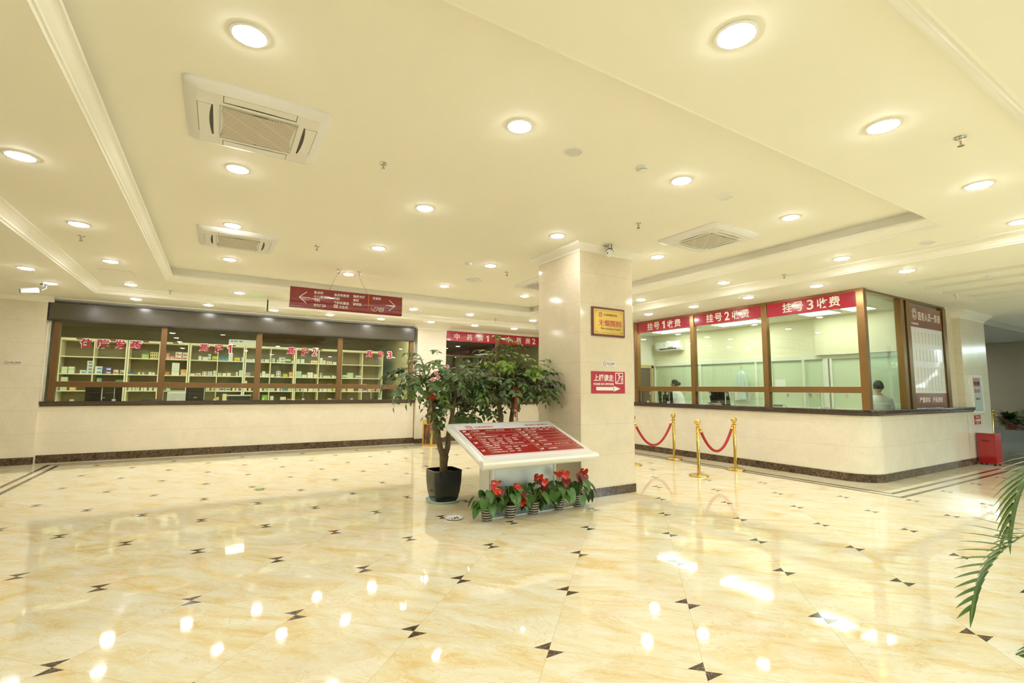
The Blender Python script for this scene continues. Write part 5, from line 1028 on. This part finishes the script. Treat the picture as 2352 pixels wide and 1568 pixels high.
def tree(loc, label, trunks, blobs, nsp, top_bright, pot=True, limit=None, bow=None, seed=1):
    random.seed(seed); o = thing('potted_tree', label, 'potted tree', loc)
    pt = MB(); prof = [(.135, 0), (.150, .03), (.170, .12), (.183, .24), (.187, .36), (.19, .38), (.178, .38), (.176, .345)]
    vs = []; sq = []
    for r, z in prof: sq.append([(r * math.copysign(min(1, abs(math.cos(a)) ** .28), math.cos(a)), r * math.copysign(min(1, abs(math.sin(a)) ** .28), math.sin(a)), z + .012) for a in [2 * PI * k / 40 + PI / 80 for k in range(40)]])
    for r_ in sq: vs += r_
    pt.add(vs, [(k * 40 + i, k * 40 + (i + 1) % 40, k * 40 + 40 + (i + 1) % 40, k * 40 + 40 + i) for k in range(len(prof) - 1) for i in range(40)] + [tuple(range(39, -1, -1))]); pt.build('pot', 'black_glaze', o, smooth=True)
    MB().add([(x, y, z - .0) for x, y, z in [(a * .97, b, .345) for a, b, c in sq[-1]]], [tuple(range(40))]).build('soil', 'soil', o)
    MB().lathe([(.0001, .001), (.20, .001), (.225, .030), (.218, .030), (.195, .010), (.0001, .010)], 36, cap=False).build('saucer', 'mint_plastic', o, smooth=True)
    tr = MB()
    for pts, r in trunks: tr.tube(pts, r, 12)
    tr.build('trunk', 'bark', o, smooth=True)
    lf = MB(); tw = MB()
    tips = [Vector(p[-1]) for p, r in trunks if len(p) > 2]
    for (cx, cy, cz, rx, ry, rz), n in blobs:
        for k in range(n):
            while True:
                d = Vector((random.gauss(0, 1), random.gauss(0, 1), random.gauss(0, 1))).normalized(); q = random.random() ** .45
                p = Vector((cx + d.x * rx * q, cy + d.y * ry * q, cz + d.z * rz * q))
                wy, wz = p.y + loc[1], p.z
                if wz < 1.32 and wy < 5.86 and p.x + loc[0] > 2.55: continue
                if limit is None or limit(p): break
            az = math.atan2(d.y, d.x) - PI / 2 + random.uniform(-.7, .7); el = max(-.5, min(.7, d.z * .7 + random.uniform(-.15, .35)))
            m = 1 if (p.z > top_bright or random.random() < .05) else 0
            spray(lf, tw, p, az, el, random.uniform(.13, .24), 4, m, random.uniform(.075, .11))
            if k % 3 == 0 and tips:
                tp = min(tips, key=lambda v: (v - p).length); mid = (tp + p) / 2 + Vector((0, 0, .05)); tw.tube([tp, mid, p], [.010, .006, .003], 5, cap=False)
    lf.v = [(x, max(y, 5.50 - loc[1]), z) if (z < 1.12 and x + loc[0] > 2.30) else (x, y, z) for x, y, z in lf.v]
    if limit:
        lf.v = [(min(x, 4.06 - loc[0]) if (y + loc[1]) > 4.9 else x, y, z) for x, y, z in lf.v]; tw.v = [(min(x, 4.06 - loc[0]), y, z) for x, y, z in tw.v]
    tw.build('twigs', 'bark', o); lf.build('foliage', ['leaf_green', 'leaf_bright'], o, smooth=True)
    if bow:
        b = MB(); bx, by, bz = bow
        for k in range(8):
            a = 2 * PI * k / 8 + .3; ca, sa = math.cos(a), math.sin(a); rr = .075 + .02 * (k % 2)
            b.add([(bx, by, bz), (bx + ca * rr - sa * .028, by - .03, bz + sa * rr * .8 + ca * .028), (bx + ca * rr * 1.15, by - .05, bz + sa * rr * .95), (bx + ca * rr + sa * .028, by - .02, bz + sa * rr * .8 - ca * .028)], [(0, 1, 2, 3)])
            b.add([(bx, by, bz), (bx + ca * rr * 1.15, by - .05, bz + sa * rr * .95), (bx + ca * rr * .7, by - .07, bz + sa * rr * .6)], [(0, 1, 2)])
        b.build('ribbon_bow', 'bow_red', o)
        r = MB()
        for dx, ln in ((-.035, .62), (.0, .50), (.015, .44)): r.tube([(bx, by - .02, bz), (bx + dx, by - .035, bz - .2), (bx + dx * 1.6 - .01, by - .03, bz - ln)], .005, 4)
        r.build('ribbon_tail', 'ribbon_red', o)
    return o
# front tree: forked trunk from the black pot
tree((2.515, 5.825, 0), 'small forked tree in a glossy black square pot left of the directory stand',
     [([(0, 0, .32), (-.005, 0, .46), (.0, 0, .56)], [.052, .050, .060]), ([(0, 0, .54), (-.06, -.01, .66), (-.10, 0, .85), (-.15, .01, 1.10), (-.22, .02, 1.36), (-.26, .04, 1.5)], [.044, .036, .033, .030, .026, .016]),
      ([(0, 0, .54), (.055, .02, .66), (.065, .02, .82), (.11, .02, 1.05), (.15, .04, 1.3), (.16, .04, 1.48)], [.044, .036, .034, .030, .024, .014])],
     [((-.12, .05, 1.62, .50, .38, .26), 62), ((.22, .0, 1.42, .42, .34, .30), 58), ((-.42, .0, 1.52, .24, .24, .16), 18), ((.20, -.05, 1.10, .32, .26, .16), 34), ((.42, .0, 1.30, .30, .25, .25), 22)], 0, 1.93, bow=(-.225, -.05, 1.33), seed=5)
pk = MB(); random.seed(8)
for x, y, z in ((-.26, -.30, 1.60), (-.30, -.3, 1.52), (-.12, -.32, 1.68), (-.22, -.28, 1.545)):
    for k in range(5): a = k * 1.257; pk.ball((x + .018 * math.cos(a), y, z + .014 * math.sin(a)), .013, 6)
pk.build('blossom', 'blossom_pink', bpy.data.objects['potted_tree'], smooth=True)
tree((3.42, 5.90, 0), 'taller leafy tree behind the directory stand beside the column',
     [([(-.06, 0, .32), (-.06, 0, .7), (-.03, 0, 1.0), (-.07, .02, 1.3), (-.10, .02, 1.75), (-.05, .0, 2.05)], [.042, .040, .036, .030, .02, .010]), ([(.11, .02, .32), (.13, .02, .7), (.15, .02, 1.0), (.20, .02, 1.3), (.24, .0, 1.6)], [.036, .034, .030, .026, .012])],
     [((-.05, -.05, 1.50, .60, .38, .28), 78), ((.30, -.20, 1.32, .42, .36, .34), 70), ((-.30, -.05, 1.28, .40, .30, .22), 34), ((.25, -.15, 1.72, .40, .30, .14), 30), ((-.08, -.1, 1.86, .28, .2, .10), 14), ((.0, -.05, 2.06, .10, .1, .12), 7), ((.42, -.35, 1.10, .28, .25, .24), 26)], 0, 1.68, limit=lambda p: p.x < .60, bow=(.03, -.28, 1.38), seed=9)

def heart(mb, X, L, W_, m=0, fold=.25, droop=.35):
    out = [(0, .10), (.18, -.06), (.40, -.02), (.50, .16), (.46, .40), (.32, .66), (.14, .88), (0, 1.0)]
    v = [(0, .12 * L, 0), (0, .5 * L, -droop * .18 * L)]; n0 = 2
    def pt(x, y, s): return (s * x * 2 * W_ * .5, y * L, fold * abs(x) * W_ - droop * L * max(0, y) ** 2 * .6)
    for s in (1, -1): v += [pt(x, y, s) for x, y in out]
    f = []
    for q in range(2):
        b = n0 + q * 8
        for k in range(7): f.append((0 if k < 4 else 1, b + k, b + k + 1))
        f.append((0, b + 4, 1)); 
    mb.add(v, f, m, X)
def anthurium(loc, label, rz, seed, flowers, scale=1.0):
    random.seed(seed); o = thing('potted_anthurium', label, 'potted plant', loc, rz, 'flowering anthuriums before the directory stand')
    pot = MB(); prof = []; N = 15
    for k in range(N + 1): u = k / N; prof.append((.049 + .021 * u ** .7, .008 + .138 * u))
    for k in range(N):
        band = (k % 3 == 1)
        pot.lathe([prof[k], prof[k + 1]], 28, 1 if band else 0, None, False)
    pot.lathe([(.070, .146), (.073, .150), (.066, .150), (.064, .13)], 28, 0, None, False); pot.lathe([(.0001, .008), (.049, .008)], 28, 0, None, False)
    pot.build('pot', ['pot_dark', 'pot_band'], o, smooth=True)
    MB().lathe([(.0001, .128), (.066, .128)], 24, cap=False).build('soil', 'soil', o)
    MB().lathe([(.0001, .001), (.052, .001), (.066, .010), (.062, .010), (.05, .005), (.0001, .005)], 28, cap=False).build('saucer', 'white_ceramic', o, smooth=True)
    lf = MB(); st = MB()
    for k in range(19):
        a = k * 2.4 + random.uniform(-.3, .3); rr = random.uniform(.05, .145); z = random.uniform(.19, .37) - rr * .35
        p = Vector((rr * math.cos(a), rr * math.sin(a), z)); st.tube([(.015 * math.cos(a), .015 * math.sin(a), .12), (p.x * .55, p.y * .55, z * .8 + .04), p], .0028, 5)
        L = random.uniform(.115, .175) * scale
        heart(lf, T(*p) @ RZ(a - PI / 2) @ RX(random.uniform(-1.15, -.35)) @ RY(random.uniform(-.3, .3)), L, L * .78)
    st.build('petioles', 'stem_green', o, smooth=True); lf.build('foliage', 'anthurium_green', o, smooth=True)
    for (x, y, z, dark) in flowers:
        a = math.atan2(y, x) if abs(x) + abs(y) > .01 else 0
        f = MB(); f.tube([(0, 0, .12), (x * .5, y * .5, z * .6), (x, y, z)], .003, 5); fs = f.build('flower_stem', 'stem_green', o, smooth=True)
        b = MB(); z += .02; L = random.uniform(.095, .125); X = T(x, y - .02, z) @ RZ(-.55 + random.uniform(-.9, .9) + PI) @ RX(random.uniform(-1.15, -.2)); heart(b, X, L, L * 1.0, 0, .15, .3)
        fl = b.build('flower', 'anthurium_maroon' if dark else 'anthurium_red', o, smooth=True)
        MB().tube([X @ Vector((0, .01, .004)), X @ Vector((0, .03, .028)), X @ Vector((0, .042, .046))], [.005, .0045, .003], 8).build('spadix', 'spadix_yellow', fl, smooth=True)
for k, (x, y, fl) in enumerate(((2.55, 4.73, [(.09, -.02, .38, 0), (.13, .03, .385, 0), (.06, -.06, .33, 0), (.13, -.05, .31, 1)]), (2.84, 4.72, [(.04, -.03, .335, 0), (.10, .02, .33, 0), (.07, -.07, .27, 1), (.10, -.08, .20, 0)]),
                               (3.15, 4.72, [(.09, .03, .41, 0), (.12, -.02, .37, 0), (.03, .0, .36, 1), (.13, -.05, .31, 1)]), (3.52, 4.74, [(-.03, .0, .42, 0), (.03, .03, .43, 0), (.08, .0, .42, 0), (.05, -.06, .34, 1)]), (3.82, 4.76, [(.10, .0, .42, 0), (.12, .05, .37, 0), (.05, -.04, .36, 1), (.02, .02, .37, 1)]))):
    anthurium((x, y, 0), 'red anthurium in a striped pot before the directory stand, %s' % ('leftmost', 'second from left', 'middle of the five', 'second from right', 'rightmost')[k], 0, 20 + k, fl)
o = thing('saucer', 'white saucer with dark crumbs lying on the floor left of the anthuriums', 'saucer', (2.28, 4.98, 0)); MB().lathe([(.0001, .001), (.075, .001), (.100, .014), (.096, .016), (.072, .006), (.0001, .006)], 32, cap=False).build('dish', 'white_ceramic', o, smooth=True)
cr = MB(); random.seed(4)
for k in range(16): x, y, r = random.uniform(-.05, .05), random.uniform(-.04, .03), random.uniform(.003, .009); cr.ball((x, y, .007 + r * .4), r, 6, 0, .5)
tag(cr.build('crumbs', 'soil', o), None, None, None, 'stuff')
o = thing('floor_guide_light', 'round green exit guide light set in the floor', 'floor light', (.57, 7.68, .0007)); MB().lathe([(.078, 0), (.074, .004), (.056, .006), (.054, .003)], 28, cap=False).build('rim', 'chrome', o, smooth=True)
MB().lathe([(.0001, .0025), (.056, .0025)], 24, cap=False).build('disc', 'grey_rubber', o); MB().box(-.03, .03, -.012, .012, .003, .0045).build('lit_symbol', 'exit_green', o)
def palm_frond(pl, base, ctrl, tip, n=17, L0=.30, name='frond', wide=.011, fall=.5, ab=(.55, .75, .12)):
    b, c, e = Vector(base), Vector(ctrl), Vector(tip); r = MB(); lf = MB(); P = [(1 - u) ** 2 * b + 2 * u * (1 - u) * c + u * u * e for u in [k / 20 for k in range(21)]]
    r.tube(P, [.008 - .006 * k / 20 for k in range(21)], 6)
    for k in range(n):
        u = .25 + .75 * k / (n - 1); p = (1 - u) ** 2 * b + 2 * u * (1 - u) * c + u * u * e; t_ = (2 * (1 - u) * (c - b) + 2 * u * (e - c)).normalized()
        s = t_.cross(Vector((0, 0, 1))).normalized(); up = s.cross(t_)
        for sg in (1, -1):
            d = (t_ * (ab[0] + .35 * u) + s * sg * (ab[1] - .4 * ab[1] * u) + up * ab[2] * (1 if sg > 0 else .6)).normalized(); L = L0 * (.55 + .6 * math.sin(PI * min(1, u * .85 + .1))) * (1.05 - .45 * u); q = []
            for m_ in range(5):
                v_ = m_ / 4; cpt = p + d * L * v_ + Vector((0, 0, -fall * L * v_ * v_)); w_ = wide * (1 - v_ ** 2.2) + .0006; q += [cpt + up.cross(d).normalized() * w_, cpt - up.cross(d).normalized() * w_]
            lf.add([tuple(z) for z in q], [(2 * m_, 2 * m_ + 1, 2 * m_ + 3, 2 * m_ + 2) for m_ in range(4)])
    f = lf.build(name, 'palm_green', pl, smooth=True); r.build('midrib', 'stem_green', f, smooth=True)
pl = thing('potted_palm', 'potted palm whose fronds reach in at the lower right', 'potted palm', (4.62, .28, 0))
MB().lathe([(.13, 0), (.17, .30), (.18, .33), (.165, .33), (.16, .29)], 28).build('pot', 'black_glaze', pl, smooth=True); MB().lathe([(.0001, .29), (.162, .29)], 24, cap=False).build('soil', 'soil', pl)
for k in range(4): MB().tube([(.03 * math.cos(k * 1.6), .03 * math.sin(k * 1.6), .28), (.035 * math.cos(k * 1.6), .035 * math.sin(k * 1.6), .5), (.02 * math.cos(k * 1.6), .02 * math.sin(k * 1.6), .62)], [.016, .012, .008]).build('stem', 'stem_green', pl, smooth=True)
PB = (-.02, .0, .60)
palm_frond(pl, PB, (-.765, .684, .931), (-1.218, .726, .319), 22, .34, fall=.12, ab=(.42, .28, .60))
palm_frond(pl, PB, (-.423, .609, 1.468), (-.729, .686, .654), 18, .30, fall=.35, ab=(.62, .35, .25))
palm_frond(pl, PB, (-.49, .427, .323), (-.86, .667, -.025), 15, .22, fall=.2, ab=(.62, .35, .25))
palm_frond(pl, PB, (.25, .4, 1.1), (.6, .8, .75), 15, .30)
palm_frond(pl, PB, (.3, -.35, 1.1), (.7, -.75, .7), 15, .30)

# ================================================================== STANCHIONS, BINS, CHAIR
def stanchion(x, y, label, first=[None]):
    if first[0]: return dup(first[0], (x, y, 0), None, label)
    o = thing('stanchion_post', label, 'barrier post', (x, y, 0), 0, 'brass barrier posts')
    MB().lathe([(.155, 0), (.155, .018), (.150, .026), (.03, .034), (.03, .028)], 40).build('base', 'brass', o, smooth=True)
    MB().lathe([(.027, .03), (.027, .80), (.024, .805)], 24).build('pole', 'brass', o, smooth=True)
    MB().lathe([(.05, .80), (.05, .808), (.022, .815), (.018, .835)], 24).build('collar', 'brass', o, smooth=True); MB().ball((0, 0, .882), .052, 24).build('ball_finial', 'brass', o, smooth=True); first[0] = o; return o
SA, SB, SC_, SD = (8.09, 6.93), (6.89, 5.40), (7.99, 5.48), (6.77, 6.76)
stanchion(*SA, 'brass barrier post nearest the first kiosk window, far end of its rope'); stanchion(*SB, 'brass barrier post standing foremost, left end of the right rope'); stanchion(*SC_, 'brass barrier post nearest the middle kiosk window, right end of the right rope'); stanchion(*SD, 'brass barrier post mostly hidden behind the column'); stanchion(19.2, 4.92, 'brass barrier post in the side hall beyond the red bin')
def rope(a, b, sag, label, m='red_velvet', z=.77):
    o = thing('barrier_rope', label, 'rope', (a[0], a[1], 0), 0, 'velvet barrier ropes'); d = Vector((b[0] - a[0], b[1] - a[1], 0)); L = d.length; u = d / L; P = []
    for k in range(25): t_ = k / 24; P.append(tuple(u * (.06 + (L - .12) * t_) + Vector((0, 0, z - sag * (1 - (2 * t_ - 1) ** 2)))))
    MB().tube(P, .023, 12).build('cord', m, o, smooth=True)
    for s, (p, q) in ((0, (P[0], P[1])), (1, (P[-1], P[-2]))):
        v = Vector(p); w2 = (Vector(q) - v).normalized(); e = MB().tube([v + w2 * .06, v - w2 * .005], [.0255, .022], 12); hook = u * (.027 if s == 0 else L - .027); e.tube([v, hook + Vector((0, 0, z + .02))], .006, 8); e.build('end_hook', 'brass', o, smooth=True)
rope(SD, SA, .44, 'red velvet rope sagging from behind the column to the far post'); rope(SB, SC_, .40, 'red velvet rope sagging between the two right hand posts'); rope((19.2, 4.92), (20.0, 3.4), .40, 'dark red rope in the side hall beyond the red bin', 'dark_velvet')
o = thing('litter_bin', 'glossy red floor bin beside the end column', 'bin', (13.05, 3.42, 0), -.12)
MB().box(-.12, .12, -.14, .14, .03, .60).build('body', 'bin_red', o, bevel=.006); MB().box(-.125, .125, -.145, .145, .60, .612).build('lid', 'bin_red', o, bevel=.003); MB().box(-.124, -.1205, -.06, .06, .455, .475).build('slot', 'dark_trim', o)
for x in (-.09, .09):
    for y in (-.1, .1): MB().lathe([(.02, 0), (.02, .03)], 12, 0, T(x, y, 0)).build('foot', 'black_plastic', o)
o = thing('litter_bin', 'tall gold framed dark marble bin at the cream pilaster', 'bin', (4.60, 11.45, 0), .35)
MB().box(-.14, .14, -.14, .14, .03, .52).build('body', 'dark_brown_marble', o)
for x in (-.14, .14):
    for y in (-.14, .14): MB().box(x - .022, x + .022, y - .022, y + .022, .0, .53).build('corner_post', 'gold_plate', o)
MB().box(-.165, .165, -.165, .165, .52, .64).build('top_box', 'gold_plate', o, bevel=.006); MB().box(-.165, .165, -.165, .165, .0, .05).build('plinth', 'gold_plate', o)
# bench end at far left
o = thing('waiting_bench', 'dark leather waiting bench with chrome legs at the left edge', 'bench', (-2.30, 7.45, 0), math.radians(100))
b_ = MB(); pr = [(-.28, .44), (-.26, .395), (.20, .37), (.26, .41), (.26, .44), (.18, .455), (-.2, .47)]; b_.extrude(pr, -1.5, .28); b_.build('seat', 'dark_leather', o, bevel=.015)
bk = MB(); pr = [(.20, .44), (.26, .44), (.42, .90), (.38, .92), (.34, .90)]; bk.extrude(pr, -1.5, .26); bk.build('backrest', 'dark_leather', o, bevel=.012)
for x in (.24, -1.4):
    MB().tube([(x, -.24, .0), (x, -.23, .40)], .024, 12).build('leg', 'chrome', o, smooth=True); MB().tube([(x, .30, 0), (x, .22, .40)], .024, 12).build('leg', 'chrome', o, smooth=True)
    MB().tube([(x + .03, -.20, .42), (x + .03, -.16, .62), (x + .03, .30, .64)], .016, 10).build('armrest_tube', 'chrome', o, smooth=True); MB().box(x + .0, x + .06, -.20, .25, .635, .665).build('armrest_pad', 'black_plastic', o, bevel=.01)
# pot plant on the side hall ledge
o = thing('potted_plant', 'bushy green plant in a terracotta pot on the granite ledge', 'potted plant', (20.05, 4.75, .335)); MB().lathe([(.12, 0), (.15, .24), (.165, .25), (.165, .29), (.14, .29)], 24).build('pot', 'terracotta', o, smooth=True)
lf = MB(); random.seed(12)
for k in range(90):
    a = random.uniform(0, 2 * PI); el = random.uniform(-.2, 1.3); leaf_shape(lf, T(.05 * math.cos(a), .05 * math.sin(a), .28) @ RZ(a) @ RX(el), random.uniform(.25, .42), .05, 0, .5)
lf.build('foliage', 'anthurium_green', o, smooth=True)
o = thing('potted_plant', 'second leafy plant on the granite ledge, cut by the right edge', 'potted plant', (20.0, 4.22, .335)); MB().lathe([(.12, 0), (.15, .24), (.165, .25), (.165, .29), (.14, .29)], 24).build('pot', 'terracotta', o, smooth=True)
lf = MB()
for k in range(60):
    a = random.uniform(0, 2 * PI); el = random.uniform(.3, 1.45); leaf_shape(lf, T(.04 * math.cos(a), .04 * math.sin(a), .28) @ RZ(a) @ RX(el), random.uniform(.3, .5), .05, 0, .5)
lf.build('foliage', 'anthurium_green', o, smooth=True)
